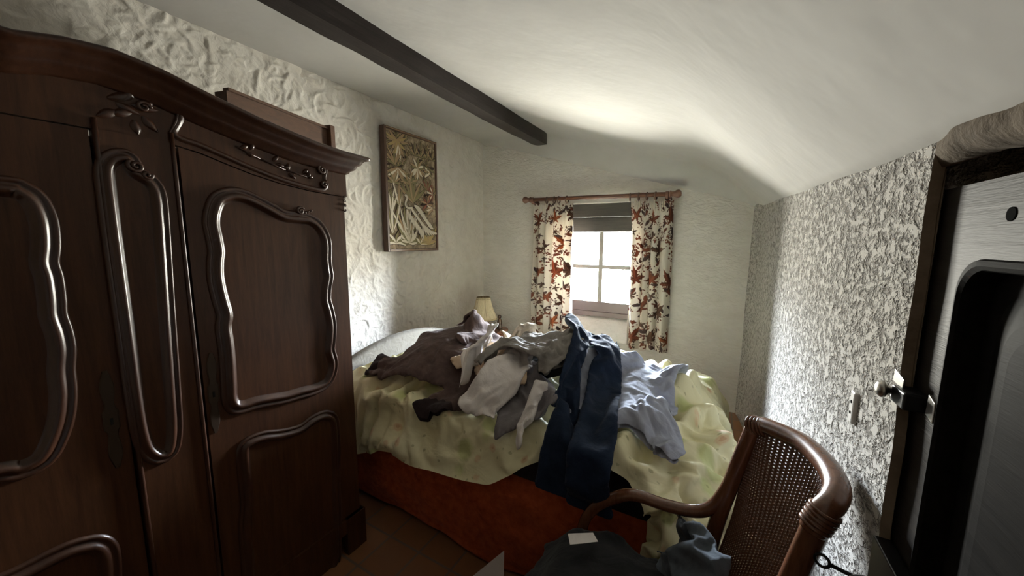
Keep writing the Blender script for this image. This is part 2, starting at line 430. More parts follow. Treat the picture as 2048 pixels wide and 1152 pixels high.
# left wall: trowel strokes pressed into thick plaster, modelled as relief
def trowel_relief(ny, nz, wy, wz, n, seed):
    r = np.random.default_rng(seed)
    H = np.zeros((ny, nz)); dy, dz = wy / (ny - 1), wz / (nz - 1)
    for _ in range(n):
        cy, cz = r.uniform(0, wy), r.uniform(0, wz); a = r.uniform(0, 2 * math.pi)
        big = r.random() < .25
        ln, wd = (r.uniform(0.06, 0.14), r.uniform(0.02, 0.05)) if big else (r.uniform(0.022, 0.075), r.uniform(0.009, 0.026))
        hgt = r.uniform(0.009, 0.022) if big else r.uniform(0.006, 0.017); cur = r.uniform(-22, 22)
        R = ln + wd
        i0, i1 = max(0, int((cy - R) / dy)), min(ny, int((cy + R) / dy) + 1)
        j0, j1 = max(0, int((cz - R) / dz)), min(nz, int((cz + R) / dz) + 1)
        if i1 <= i0 or j1 <= j0: continue
        Y, Z = np.meshgrid(np.arange(i0, i1) * dy - cy, np.arange(j0, j1) * dz - cz, indexing='ij')
        u = Y * math.cos(a) + Z * math.sin(a); v = -Y * math.sin(a) + Z * math.cos(a) + cur * u * u * 0.5
        e = np.clip(1 - (np.abs(u) / ln) ** 2.5, 0, 1)
        s = (v + wd) / (2 * wd)                         # rises slowly, drops at a crisp lip
        prof = np.where((s > 0) & (s < 1), s ** 1.7, 0) * np.clip((1 - s) / 0.10, 0, 1)
        sub = H[i0:i1, j0:j1]
        H[i0:i1, j0:j1] = np.where(prof * e > 0.02, np.maximum(sub * 0.75, hgt * prof * e + sub * 0.25), sub)
    for _ in range(1):
        H[1:-1] = 0.25 * H[:-2] + 0.5 * H[1:-1] + 0.25 * H[2:]; H[:, 1:-1] = 0.25 * H[:, :-2] + 0.5 * H[:, 1:-1] + 0.25 * H[:, 2:]
    return H
ny, nz = 820, 500
wy0, wy1, wz1 = YN - 0.1, YB + 0.1, 2.80
H = trowel_relief(ny, nz, wy1 - wy0, wz1, 8500, 11)
yy = np.linspace(wy0, wy1, ny)[:, None]; zz = np.linspace(0, wz1, nz)[None]
calm = np.clip((yy - 2.85) / 0.5, 0, 1) * 0.70          # the corner was smoothed by hand
H = H * (1 - calm) + 0.004 * vnoise((ny, nz), (26, 18), 5)
P = np.stack([XL + 0.004 + H, np.broadcast_to(yy, H.shape), np.broadcast_to(zz, H.shape)], -1)
wl = grid_mesh('wall_left', P, 'wall_left')
sol = wl.modifiers.new('solid', 'SOLIDIFY'); sol.thickness = 0.16; sol.offset = 1.0
tag(wl, kind='structure')

# back wall with the deep window recess
WX0, WX1, WZ0, WZ1 = -1.57, -0.70, 0.70, 1.935
YW = 4.02
b = MB()
b.box(XL - 0.2, WX0, YB, YB + 0.38, 0, 2.9); b.box(WX1, XR + 0.3, YB, YB + 0.38, 0, 2.9)
b.box(WX0, WX1, YB, YB + 0.38, WZ1, 2.9); b.box(WX0, WX1, YB, YB + 0.38, 0, 0.50)
b.add([(WX0, YB, .50), (WX1, YB, .50), (WX1, YW, WZ0), (WX0, YW, WZ0), (WX0, YB + .38, WZ0), (WX1, YB + .38, WZ0), (WX0, YB + .38, .5), (WX1, YB + .38, .5)],
      [(0, 1, 2, 3), (3, 2, 5, 4), (4, 5, 7, 6), (0, 3, 4, 6), (1, 7, 5, 2)])
tag(b.build('wall_back', 'wall_back'), kind='structure')

# right wall with the low doorway
DY0, DY1, DZ = -0.05, 0.83, 1.658
def wobble_edge(z, s): return 0.006 * math.sin(9 * z + s) + 0.004 * math.sin(23 * z + 2 * s)
b = MB()
zs = np.linspace(0, 2.3, 60)
face = np.zeros((2, 60, 3))
edge = [DY1 + wobble_edge(z, 1.0) for z in zs]
nyr = 180
P = np.zeros((nyr, 60, 3))
for j, z in enumerate(zs):
    P[:, j, 1] = np.linspace(edge[j], YB, nyr); P[:, j, 2] = z
corner = np.clip((P[..., 1] - 3.35) / 0.4, 0, 1) ** 2 * 0.05       # the corner is rounded off
P[..., 0] = XR - corner + 0.004 * vnoise((nyr, 60), (14, 10), 8)
b.grid(P)
rev = np.zeros((2, 60, 3)); rev[0] = P[0]; rev[1] = P[0] + np.array([0.0145, 0, 0]); 
b.box(XR + 0.028, XR + 0.2, DY1 + 0.02, YB, 0, 2.3)
b.box(XR, XR + 0.2, YN - 0.1, DY0, 0, 2.3)
tag(b.build('wall_right', 'wall_right', smooth=True), kind='structure')
# plaster edge of the doorway and the rounded lintel above it
b = MB().grid(rev)
b.add([(XR + .0145, DY1, 0), (XR + .0145, DY1 + .03, 0), (XR + .0145, DY1 + .03, 2.0), (XR + .0145, DY1, 2.0)], [(0, 1, 2, 3)])
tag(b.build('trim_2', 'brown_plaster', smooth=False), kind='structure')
b = MB()
LPR = [(.034, -.002), (.012, 0), (.0, .007), (-.009, .018), (-.011, .034), (-.008, .052), (.0, .075)]
L = np.zeros((90, len(LPR), 3)); ln_ = vnoise((90, len(LPR)), (22, 4), 77)
for i, y in enumerate(np.linspace(DY0 - 0.1, DY1 + 0.12, 90)):
    s_ = np.clip((DY1 + 0.06 - y) / 0.14, 0, 1); s_ = s_ * s_ * (3 - 2 * s_)
    sag = 0.004 * math.sin(11 * y) + 0.003 * math.sin(27 * y + 1) + .012 * np.clip((y - .62) / .2, 0, 1)
    for k, (o_, h_) in enumerate(LPR):
        L[i, k] = (XR + (o_ + .004 * ln_[i, k]) * s_ + .006 * (1 - s_), y, DZ + h_ + sag + .003 * ln_[i, (k + 2) % len(LPR)])
b.grid(L)
b.box(XR + 0.02, XR + 0.2, DY0 - 0.1, DY1 + 0.02, DZ + 0.03, 2.1)
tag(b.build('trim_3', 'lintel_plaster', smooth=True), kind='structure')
# wall behind the viewer and the closed recess behind the door
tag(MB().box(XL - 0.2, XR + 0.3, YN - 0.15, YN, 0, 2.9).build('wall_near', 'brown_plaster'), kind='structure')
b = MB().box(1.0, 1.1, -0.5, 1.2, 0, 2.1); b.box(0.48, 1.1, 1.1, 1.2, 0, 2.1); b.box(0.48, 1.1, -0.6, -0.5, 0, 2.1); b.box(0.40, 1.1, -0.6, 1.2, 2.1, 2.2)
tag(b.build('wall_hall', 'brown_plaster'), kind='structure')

# ridge beam, hewn
pts = np.linspace(YN - 0.05, 3.56, 90)
S = np.zeros((90, 17, 3)); bn1 = vnoise((90, 17), (30, 5), 21)
for i, y in enumerate(pts):
    for k in range(17):
        a = 2 * math.pi * (k % 16) / 16
        cx_, cz_ = math.cos(a), math.sin(a)
        m = max(abs(cx_), abs(cz_)) ** 0.96                    # squarish section
        taper = 1.0 if i < 88 else (0.93 if i == 88 else 0.80)
        jit = bn1[i, k % 16] * 0.003
        S[i, k] = (-1.655 + (0.062 + jit) * taper * cx_ / m + 0.005 * math.sin(y * 1.3), y, 2.570 + (0.066 + jit) * taper * cz_ / m + 0.003 * math.sin(y * 2.1))
b = MB().grid(S); b.add(S[-1, :16], [tuple(range(16))])
tag(b.build('trim_1', 'beam_wood', smooth=False, bevel=0.0), 'hewn dark ridge beam running along the sloped ceiling', kind='structure')

# window: frame, bars, four panes, dark lintel board above
w = empty('window_1', ((WX0 + WX1) / 2, YW, WZ0)); tag(w, 'small four-pane casement window in the deep recess', 'window', kind='structure')
gx0, gx1, gz0, gz1 = -1.55, -0.72, 0.825, 1.66
f = MB(); fy0, fy1 = YW - 0.02, YW + 0.05
f.box(WX0, gx0 + 0.05, fy0, fy1, WZ0, WZ1 - .2); f.box(gx1 - 0.05, WX1, fy0, fy1, WZ0, WZ1 - .2)
f.box(gx0 + 0.05, gx1 - 0.05, fy0, fy1, WZ0 + 0.005, gz0 + 0.045); f.box(gx0 + .05, gx1 - .05, fy0, fy1, gz1, WZ1 - .2)
f.box(gx0 + .02, gx1 - .02, fy0 - 0.025, fy0, WZ0 + 0.005, WZ0 + 0.06)
f.build('window_frame', 'window_paint', w, bevel=0.004)
f = MB().box(-1.160, -1.112, fy0 + .01, fy1, gz0 + .045, gz1)
f.box(gx0 + .05, gx1 - .05, fy0 + .012, fy1 - .002, 1.239, 1.281); f.build('glazing_bar', 'glazing_bar_paint', w, bevel=0.003)
for x0, x1 in ((gx0 + .05, -1.160), (-1.112, gx1 - .05)):
    for z0, z1 in ((gz0 + .045, 1.239), (1.281, gz1)):
        MB().box(x0, x1, YW + .018, YW + .022, z0, z1).build('pane', 'window_glass', w)
f = MB().box(WX0 - .02, WX1 + .02, YB + 0.10, YW + .06, 1.80, WZ1 + .01); f.box(WX0, WX1, YB + .15, YW + .06, 1.645, 1.795)
f.build('lintel_board', 'lintel_wood', w, bevel=0.006)

# door in the right wall (seen at a glancing angle), rim lock, latch
XD = 0.300
d = empty('door_1', (XD, DY1, 0)); tag(d, 'dark varnished panelled door standing in the right wall', 'door', kind='structure')
b = MB(); yA, yB_, dz = DY0 + .01, DY1 + .012, 1.632
py0, py1 = 0.12, 0.745; pz = [(0.16, 0.80), (0.98, 1.518)]
def rrect(y0, y1, z0, z1, r, n=8):
    out = []
    for cy, cz, a0 in ((y1 - r, z1 - r, 0), (y0 + r, z1 - r, 90), (y0 + r, z0 + r, 180), (y1 - r, z0 + r, 270)):
        for k in range(n + 1):
            a = math.radians(a0 + 90 * k / n); out.append((cy + r * math.cos(a), cz + r * math.sin(a)))
    return out
b.box(XD + .034, XD + .055, yA, yB_, 0.01, dz)
b.box(XD, XD + .034, py1, yB_, 0.01, dz); b.box(XD, XD + .034, yA, py0, 0.01, dz)
for z0, z1 in ((0.01, pz[0][0]), (pz[0][1], pz[1][0]), (pz[1][1], dz)): b.box(XD, XD + .034, py0, py1, z0, z1)
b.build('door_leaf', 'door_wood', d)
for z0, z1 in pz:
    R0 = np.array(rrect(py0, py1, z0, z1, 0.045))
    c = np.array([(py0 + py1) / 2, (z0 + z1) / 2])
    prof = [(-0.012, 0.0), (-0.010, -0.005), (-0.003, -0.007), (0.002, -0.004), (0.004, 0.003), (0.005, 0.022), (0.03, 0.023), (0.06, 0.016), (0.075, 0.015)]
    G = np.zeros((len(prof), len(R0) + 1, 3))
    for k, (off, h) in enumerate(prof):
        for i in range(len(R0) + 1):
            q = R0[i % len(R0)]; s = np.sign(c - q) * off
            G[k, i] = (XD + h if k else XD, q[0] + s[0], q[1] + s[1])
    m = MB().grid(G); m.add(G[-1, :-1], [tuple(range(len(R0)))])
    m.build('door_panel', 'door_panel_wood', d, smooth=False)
# corner piece with a hole in the top rail
q0, q1, q2 = at(2004, 408, 0, XD), at(2002, 452, 0, XD), at(2026, 428, 0, XD)
m = MB().box(XD - .0008, XD + .001, q0[1] - .075, q0[1], q1[2], q0[2]); m.build('repair_plate', 'door_wood', d)
MB().lathe((XD - .0018, q2[1], q2[2]), [(0.0085, 0), (0.0085, .0015)], 16, 'x').build('key_hole', 'socket_hole', d)
# latch at eye height: two plates, knob, keeper
def rot_plate(pts, th, name, mat, par):
    m = MB(); m.prism([(XD - .004, y, z) for y, z in pts], (0, 0, 0), (-th, 0, 0)); return m.build(name, mat, par, bevel=0.001)
lt = empty('rim_latch', (XD, 0.79, 1.30)); tag(lt, 'small steel rim latch with round knob on the dark door edge', 'latch')
XJ = XR + 0.004
m = MB().prism([(XJ - .002, .856, 1.334), (XJ - .002, .818, 1.326), (XJ - .002, .820, 1.309), (XJ - .002, .858, 1.313)], (0, 0, 0), (-.003, 0, 0)); m.build('plate', 'steel', lt, bevel=.0008)
m = MB().prism([(XJ - .002, .860, 1.286), (XJ - .002, .830, 1.285), (XJ - .002, .828, 1.262), (XJ - .002, .852, 1.272)], (0, 0, 0), (-.003, 0, 0)); m.build('plate', 'steel', lt, bevel=.0008)
m = MB().box(XJ - .012, XJ + .03, .790, .838, 1.284, 1.312); m.build('latch_case', 'black_iron', lt, bevel=.003)
m = MB().lathe((XJ - .030, .842, 1.299), [(0.0, 0), (.010, .001), (.0145, .006), (.0145, .010), (.009, .014), (.006, .02), (.006, .03)], 20, 'x'); m.build('knob', 'steel', lt, smooth=True)
m = MB().prism([(XD - .004, .772, 1.322), (XD - .004, .752, 1.315), (XD - .004, .752, 1.284), (XD - .004, .774, 1.290)], (0, 0, 0), (-.004, 0, 0)); m.build('keeper', 'steel', lt, bevel=.0008)
# rim lock and lever further down
lk = empty('rim_lock', (XD, .78, 1.0)); tag(lk, 'dark metal rim lock case with lever low on the door', 'lock')
m = MB().prism([(XD - .002, .83, 1.035), (XD - .002, .735, 1.035), (XD - .002, .735, .90), (XD - .002, .83, .90)], (0, 0, 0), (-.024, 0, 0)); m.build('lock_case', 'dark_metal', lk, bevel=.002)
m = MB().tube(spline([(XD - .026, .765, .985), (XD - .060, .760, .985), (XD - .068, .735, .982), (XD - .066, .68, .975), (XD - .06, .63, .968)], 6), [.009] * 12 + [.008] * 13, 12, flat=1.3); m.build('lever', 'dark_metal', lk, smooth=True)
m = MB().lathe((XD - .032, .80, .955), [(.006, 0), (.006, .006)], 14, 'x'); m.build('screw', 'steel', lk)
ky = empty('key', (XD - .03, .81, .945)); tag(ky, 'black iron key with ring bow stuck in the rim lock', 'key')
m = MB().tube([(XD - .026, .80, .957), (XD - .083, .812, .962)], .0035, 10); m.build('shaft', 'black_iron', ky, smooth=True)
rr = [(XD - .093 + .010 * math.cos(a), .814 - .004 * math.cos(a), .963 + .0115 * math.sin(a)) for a in np.linspace(0, 2 * math.pi, 25)]
m = MB().tube(rr, .0026, 8, caps=False); m.build('bow', 'black_iron', ky, smooth=True)

# socket on the right wall
so = empty('wall_socket', tuple(at(1710, 815, 0, XR))); tag(so, 'small white plastic wall socket on the pitted right wall', 'socket')
p = at(1710, 815, 0, XR)
MB().box(XR - .007, XR + .01, p[1] - .013, p[1] + .013, p[2] - .036, p[2] + .036).build('plate', 'white_plastic', so, bevel=.004)
for dz_ in (-.012, .012): MB().lathe((XR - .008, p[1], p[2] + dz_), [(.0035, 0), (.0035, .004)], 12, 'x').build('hole', 'socket_hole', so)

# faint lamp in the hall beyond the door: its light shows in the gap over the door
area_light('hall_lamp', (0.62, 0.5, 2.0), (0, 0, 0), 0.2, 0.2, 1.6, (1.0, 0.72, 0.38))

# ---------------------------------------------------------------- wardrobe
XF = -1.50
def yz(px, py, x=XF):
    p = at(px, py, 0, x); return (p[1], p[2])
def sweep_closed(path, prof, x0, closed=True):
    """moulding: profile (inward offset, height towards the room) along a path in the front plane"""
    Pth = np.array(path, float); n = len(Pth)
    if closed:
        tg = np.roll(Pth, -1, 0) - np.roll(Pth, 1, 0)
    else:
        tg = np.gradient(Pth, axis=0)
    tg /= np.linalg.norm(tg, axis=1)[:, None] + 1e-9
    nr = np.stack([-tg[:, 1], tg[:, 0]], 1)
    if closed:
        area = 0.5 * np.sum(Pth[:, 0] * np.roll(Pth[:, 1], -1) - np.roll(Pth[:, 0], -1) * Pth[:, 1])
        if area < 0: nr = -nr
    G = np.zeros((len(prof), n + (1 if closed else 0), 3)); offs = []
    for k, (o, h) in enumerate(prof):
        q = Pth + nr * o
        if closed: q = np.vstack([q, q[:1]])
        G[k, :, 0] = x0 + h; G[k, :, 1:] = q
    return G
MOULD = [(-0.020, 0.0), (-0.017, 0.006), (-0.011, 0.009), (-0.006, 0.005), (-0.002, 0.004), (0.004, 0.013), (0.012, 0.017),
         (0.020, 0.013), (0.026, 0.003), (0.034, 0.0005), (0.040, 0.001)]
def wavy_panel(px_pts, name, parent, x0=XF, step=0.008, mir=1, scale=1.0, field_h=-0.001):
    P = [yz(*p) for p in px_pts]
    P = [(y * mir, z) for y, z in P]
    path = resample(spline(P, 8, True), step, True)
    prof = [(o * scale, h * scale) for o, h in MOULD]
    G = sweep_closed(path, prof, x0)
    m = MB().grid(G); m.build(name + '_moulding', 'walnut_moulding', parent, smooth=True)
    field(path, x0, name, parent)
    return path
def field(path, x0, name, parent):
    """the flat panel inside the moulding"""
    from mathutils.geometry import delaunay_2d_cdt as cdt
    n = len(path)
    vs, es, fs, _, _, _ = cdt([Vector(q) for q in path], [(i, (i + 1) % n) for i in range(n)], [], 1, 1e-6)
    MB().add([(x0 + .0012, v[0], v[1]) for v in vs], [tuple(f) for f in fs]).build(name + '_field', 'walnut', parent)
def volute(m, y, z, r, x0, turns=1.6, sgn=1, th=0.006, a0=0.0):
    pts = []
    for t in np.linspace(0, 1, 26):
        a = a0 + sgn * turns * 2 * math.pi * t; q = r * (1 - 0.82 * t)
        pts.append((x0 + 0.004 + 0.005 * t, y + q * math.cos(a), z + q * math.sin(a)))
    m.tube(pts, [th * (1 - 0.45 * t) for t in np.linspace(0, 1, 26)], 8)
def leaf(m, y, z, ang, ln, wd, x0, th=0.006):
    c, s = math.cos(ang), math.sin(ang); rows = []
    for t in np.linspace(0, 1, 7):
        w = wd * math.sin(math.pi * min(1, 0.08 + t * 0.92)) ** 0.8; row = []
        for k in np.linspace(-1, 1, 5):
            u, v = t * ln, k * w + 0.15 * ln * t * t
            row.append((x0 + th * (1 - k * k) * math.sin(math.pi * (0.1 + 0.8 * t)), y + u * c - v * s, z + u * s + v * c))
        rows.append(row)
    m.grid(np.array(rows))

wd = empty('wardrobe', (-1.86, 0.0, 0.0))
tag(wd, 'large dark walnut three-door wardrobe with arched cornice and wavy carved panels', 'wardrobe')
YE = 1.115
# curves on the front: cornice top, frieze foot
ct = sorted([yz(px, py, -1.425) for px, py in ((0, 54), (100, 66), (200, 90), (300, 132), (400, 184), (500, 232), (600, 275), (660, 296), (708, 309))])
cy = np.array([p[0] for p in ct]); cz = np.array([p[1] for p in ct])
def cornice_top(y):
    y = np.abs(np.asarray(y, float))
    z = np.interp(y, cy, cz)
    z0 = cz[0] + 0.012
    return np.where(y < cy[0], z0 - (z0 - cz[0]) * (y / cy[0]) ** 2, z)
ft = sorted([yz(px, py) for px, py in ((330, 283), (400, 305), (450, 326), (500, 346), (560, 366), (620, 381), (692, 394))])
fy = np.array([p[0] for p in ft]); fz = np.array([p[1] for p in ft])
def frieze_foot(y): return np.interp(np.abs(y), fy, fz)
# carcass
b = MB()
b.box(-2.20, XF - .022, YE - .028, YE, 0.0, 1.80); b.box(-2.20, XF - .022, -YE, -YE + .028, 0.0, 1.80)
b.box(-2.20, -2.18, -YE + .028, YE - .028, .05, 1.80); b.box(-2.20, XF - .03, -YE, YE, 1.80, 1.825); b.box(-2.18, XF - .03, -YE + .028, YE - .028, .16, .18)
b.build('carcass', 'walnut', wd)
# frieze board with arched top
yy_ = np.linspace(-YE, YE, 140)
poly = [(XF, y, z) for y, z in zip(yy_, cornice_top(yy_) - 0.05)] + [(XF, y, z) for y, z in zip(yy_[::-1], frieze_foot(yy_[::-1]))]
m = MB(); n = len(yy_)
G = np.zeros((2, n, 3)); G[0] = [(XF, y, z) for y, z in zip(yy_, cornice_top(yy_) - 0.03)]; G[1] = [(XF, y, z) for y, z in zip(yy_, frieze_foot(yy_))]
m.grid(G); G2 = G.copy(); G2[..., 0] -= 0.03; m.grid(G2); m.grid(np.stack([G[0], G2[0]])); m.grid(np.stack([G[1], G2[1]]))
m.build('frieze', 'walnut', wd)
# cornice moulding with returns at both ends
CP = [(-0.03, 0.004), (0.070, 0.004), (0.077, -0.001), (0.078, -0.009), (0.070, -0.015), (0.058, -0.018), (0.052, -0.026), (0.047, -0.036),
      (0.036, -0.042), (0.033, -0.050), (0.026, -0.060), (0.014, -0.066), (0.010, -0.074), (0.0, -0.080), (-0.01, -0.080)]
ys2 = np.linspace(-YE, YE, 161)
G = np.zeros((len(ys2) + 2, len(CP), 3))
for k, (o, h) in enumerate(CP):
    G[1:-1, k, 0] = XF + o; G[1:-1, k, 1] = ys2 * (YE + max(o, 0)) / YE; G[1:-1, k, 2] = cornice_top(ys2) + h
    for e, s in ((0, -1), (-1, 1)):
        G[e, k] = (-2.20, s * (YE + max(o, 0)), float(cornice_top(YE)) + h)
m = MB().grid(G); m.build('cornice', 'walnut_moulding', wd, smooth=True)
# plinth with scalloped apron
yy_ = np.linspace(-YE, YE, 121)
ap = 0.075 + 0.045 * np.abs(np.sin(yy_ * math.pi / 0.60)) + 0.02 * np.cos(yy_ * 5)
G = np.zeros((2, 121, 3)); G[0] = [(XF + .012, y, .19) for y in yy_]; G[1] = [(XF + .012, y, z) for y, z in zip(yy_, ap)]
G2 = G.copy(); G2[..., 0] -= .034
m = MB().grid(G).grid(G2); m.grid(np.stack([G[0], G2[0]])); m.grid(np.stack([G[1], G2[1]])); m.box(XF - .022, XF + .014, YE - .10, YE + .005, 0, .19); m.box(XF - .022, XF + .014, -YE - .005, -YE + .10, 0, .19)
m.build('plinth', 'walnut', wd)

def door_slab(y0, y1, parent_name, lab=None):
    ys_ = np.linspace(y0, y1, 30); top = frieze_foot(ys_) - 0.004
    G = np.zeros((2, 30, 3)); G[0] = [(XF - .001, y, z) for y, z in zip(ys_, top)]; G[1] = [(XF - .001, y, .195) for y in ys_]
    G2 = G.copy(); G2[..., 0] -= .022
    m = MB().grid(G).grid(G2); m.grid(np.stack([G[0], G2[0]])); m.grid(np.stack([G[1], G2[1]])); m.grid(np.stack([G[:, 0], G2[:, 0]])); m.grid(np.stack([G[:, -1], G2[:, -1]]))
    return m.build(parent_name, 'walnut', wd)
UP = [(418, 440), (428, 402), (448, 388), (475, 386), (505, 396), (540, 414), (566, 428), (590, 432), (618, 436), (640, 452), (654, 482), (655, 520),
      (657, 540), (659, 553), (655, 575), (654, 600), (660, 622), (665, 650), (664, 680), (662, 700), (668, 722), (666, 745), (654, 768), (630, 781), (600, 789),
      (570, 798), (540, 803), (510, 809), (485, 817), (466, 816), (456, 800), (454, 770), (452, 730), (448, 690), (443, 655), (446, 632), (440, 610), (432, 580), (427, 550), (427, 520), (429, 503), (424, 475)]
LOW = [(483, 905), (492, 885), (525, 871), (565, 866), (600, 856), (625, 838), (650, 828), (668, 836), (673, 865), (674, 960), (676, 1060), (672, 1130),
       (640, 1165), (600, 1180), (560, 1195), (525, 1225), (500, 1215), (492, 1120), (488, 1060), (491, 1000), (486, 950)]
CEN = [(-20, 365), (40, 375), (75, 398), (95, 440), (100, 490), (97, 525), (106, 555), (112, 600), (114, 630), (126, 665), (132, 700), (130, 740), (134, 790), (126, 850), (95, 915), (40, 945), (-20, 955)]
def pin(path): return path
for s in (1, -1):
    d_ = door_slab(min(s * .522, s * 1.100), max(s * .522, s * 1.100), 'door')
    wavy_panel(UP, 'upper_panel', d_, mir=s)
    wavy_panel(LOW, 'lower_panel', d_, mir=s, scale=0.9)
    # small shell carved on the top edge of the panel moulding
    y, z = yz(598, 424); y *= s
    m = MB(); volute(m, y, z + .004, .016, XF + .006, 1.4, s, .006, 0.6)
    for k in range(3): leaf(m, y + s * (.012 + .012 * k), z + .004 * k - .004, math.pi * (0.5 - s * 0.42), .018, .006, XF + .008)
    m.build('shell_carving', 'walnut_moulding', d_, smooth=True)
    # pierced escutcheon on the lock stile
    pts = []
    E0, E1 = yz(421, 705), yz(432, 865)
    for t in np.linspace(0, 1, 40):
        y = E0[0] + (E1[0] - E0[0]) * t; z = E0[1] + (E1[1] - E0[1]) * t
        w = .010 + .005 * abs(math.sin(t * 9.4)) if abs(t - .5) > .10 else .017
        pts.append((y * s, z, w * (1 - 0.5 * max(0, abs(t - .5) * 2 - .75) * 4)))
    m = MB(); m.grid(np.array([[(XF + .0005, y - w, z) for y, z, w in pts], [(XF + .003, y - w * .8, z) for y, z, w in pts], [(XF + .003, y + w * .8, z) for y, z, w in pts], [(XF + .0005, y + w, z) for y, z, w in pts]]))
    e = m.build('escutcheon', 'bronze', d_)
    MB().box(XF + .002, XF + .0045, s * (E0[0] + E1[0]) / 2 - .003, s * (E0[0] + E1[0]) / 2 + .003, (E0[1] + E1[1]) / 2 - .014, (E0[1] + E1[1]) / 2 + .006).build('keyhole', 'socket_hole', e)
    # fixed panel between the doors
    ys_ = (min(s * .340, s * .512), max(s * .340, s * .512))
    m = MB(); G = np.zeros((2, 12, 3)); yl = np.linspace(*ys_, 12)
    G[0] = [(XF + .004, y, z) for y, z in zip(yl, frieze_foot(yl))]; G[1] = [(XF + .004, y, .195) for y in yl]; G2 = G.copy(); G2[..., 0] -= .03
    m.grid(G).grid(G2); m.grid(np.stack([G[:, 0], G2[:, 0]])); m.grid(np.stack([G[:, -1], G2[:, -1]]))
    pl = m.build('fixed_panel', 'walnut', wd)
    PIL = [(203, 345), (210, 322), (228, 310), (252, 310), (266, 322), (270, 340), (284, 348), (304, 362), (318, 385), (324, 430), (330, 520), (338, 640), (348, 780), (352, 860), (344, 903), (318, 917),
           (292, 905), (277, 870), (264, 800), (250, 700), (236, 600), (222, 500), (210, 410)]
    wavy_panel(PIL, 'tall_panel', pl, XF + .004, mir=s, scale=0.85)
    m = MB()
    for yb in (.345, .507): m.tube([(XF + .005, s * yb, z) for z in np.linspace(.21, 1.87, 12)], .006, 8)
    m.build('edge_bead', 'walnut_moulding', pl, smooth=True)
    y, z = yz(268, 333); m = MB(); volute(m, s * y, z, .018, XF + .01, 1.5, s, .007, 2.2); volute(m, s * (y + .022), z - .022, .012, XF + .01, 1.3, -s, .006, .4); m.build('scroll_carving', 'walnut_moulding', pl, smooth=True)
    # frieze carving: sunk border, leaf sprays and end volutes
    br_ = [yz(*p) for p in ((372, 214), (420, 232), (470, 258), (520, 284), (570, 305), (615, 319), (640, 326), (650, 338), (648, 356), (652, 372), (640, 379), (600, 370), (550, 354), (500, 334), (450, 312), (400, 290), (350, 270), (360, 240))]
    path = resample(spline([(y * s, z) for y, z in br_], 6, True), .008, True)
    m = MB().grid(sweep_closed(path, [(-.010, 0), (-.006, .006), (0, .008), (.005, .004), (.009, .0005)], XF + .001)); m.build('frieze_border', 'walnut_moulding', wd, smooth=True)
    m = MB()
    for px, py, a in ((480, 296, 20), (492, 304, -30), (500, 300, 60), (545, 322, 40), (552, 328, -20), (565, 336, 10), (574, 341, 70), (578, 346, -50), (605, 346, 30), (612, 352, -10), (616, 356, 80)):
        y, z = yz(px, py); leaf(m, s * y, z, math.radians(a if s > 0 else 180 - a), .030, .009, XF + .002, .010)
    for a_, b_ in (((470, 292), (520, 318)), ((520, 318), (570, 340)), ((570, 340), (620, 356))):
        q0, q1 = yz(*a_), yz(*b_); m.tube([(XF + .003, s * q0[0], q0[1]), (XF + .003, s * q1[0], q1[1])], .003, 6)
    for px, py, r, sg in ((642, 340, .018, 1), (646, 368, .016, -1)):
        y, z = yz(px, py); volute(m, s * y, z, r, XF + .002, 1.5, sg * s, .007, 1.2)
    m.build('leaf_carving', 'walnut_moulding', wd, smooth=True)
    # crest rising left of the frieze panel
    m = MB()
    for px, py, a, l in ((215, 196, 20, .06), (232, 205, -30, .05), (245, 200, 50, .05), (262, 208, -10, .06), (276, 216, 30, .045), (285, 232, -60, .05), (268, 240, -90, .04), (262, 226, 190, .045), (235, 224, 200, .05)):
        y, z = yz(px, py); leaf(m, s * y, z, math.radians(a if s > 0 else 180 - a), l * 1.0, .012, XF + .001, .007)
    y, z = yz(285, 215); volute(m, s * y, z, .016, XF + .003, 1.4, s, .006, 0)
    for px in (352, 360):
        q0, q1 = yz(px + 4, 216), yz(px - 14, 268); m.tube(spline([(XF + .003, s * q0[0], q0[1]), (XF + .006, s * ((q0[0] + q1[0]) / 2 + .004), (q0[1] + q1[1]) / 2), (XF + .003, s * q1[0], q1[1])], 5), .0035, 6)
    m.build('crest_carving', 'walnut_moulding', wd, smooth=True)
    # carved drop on the outer corner
    m = MB()
    for k in range(4): volute(m, s * (YE - .014), 1.74 - .020 * k, .0065, XF - .002, 1.2, s if k % 2 else -s, .0032, k)
    m.build('corner_drop', 'walnut_moulding', wd, smooth=True)
cd = door_slab(-.333, .333, 'door')
CENYZ = [yz(*p) for p in CEN]
half = [(y, z) for y, z in CENYZ if y > 0.02]
loop = half + [(-y, z) for y, z in half[::-1]]
path = resample(spline(loop, 8, True), .008, True)
G = sweep_closed(path, MOULD, XF); MB().grid(G).build('upper_panel_moulding', 'walnut_moulding', cd, smooth=True)
field(path, XF, 'upper_panel', cd)
loop = [(.26, .64), (.20, .70), (.08, .70), (0, .72), (-.08, .70), (-.20, .70), (-.26, .64), (-.25, .45), (-.26, .30), (-.2, .25), (0, .24), (.2, .25), (.26, .30), (.25, .45)]
path = resample(spline(loop, 8, True), .008, True)
G = sweep_closed(path, MOULD, XF); MB().grid(G).build('lower_panel_moulding', 'walnut_moulding', cd, smooth=True)
field(path, XF, 'lower_panel', cd)
E0, E1 = yz(192, 745), yz(222, 940)
pts = []
for t in np.linspace(0, 1, 40):
    w = .010 + .005 * abs(math.sin(t * 9.4)) if abs(t - .5) > .10 else .017
    pts.append((.300, E0[1] + (E1[1] - E0[1]) * t, w * (1 - 0.5 * max(0, abs(t - .5) * 2 - .75) * 4)))
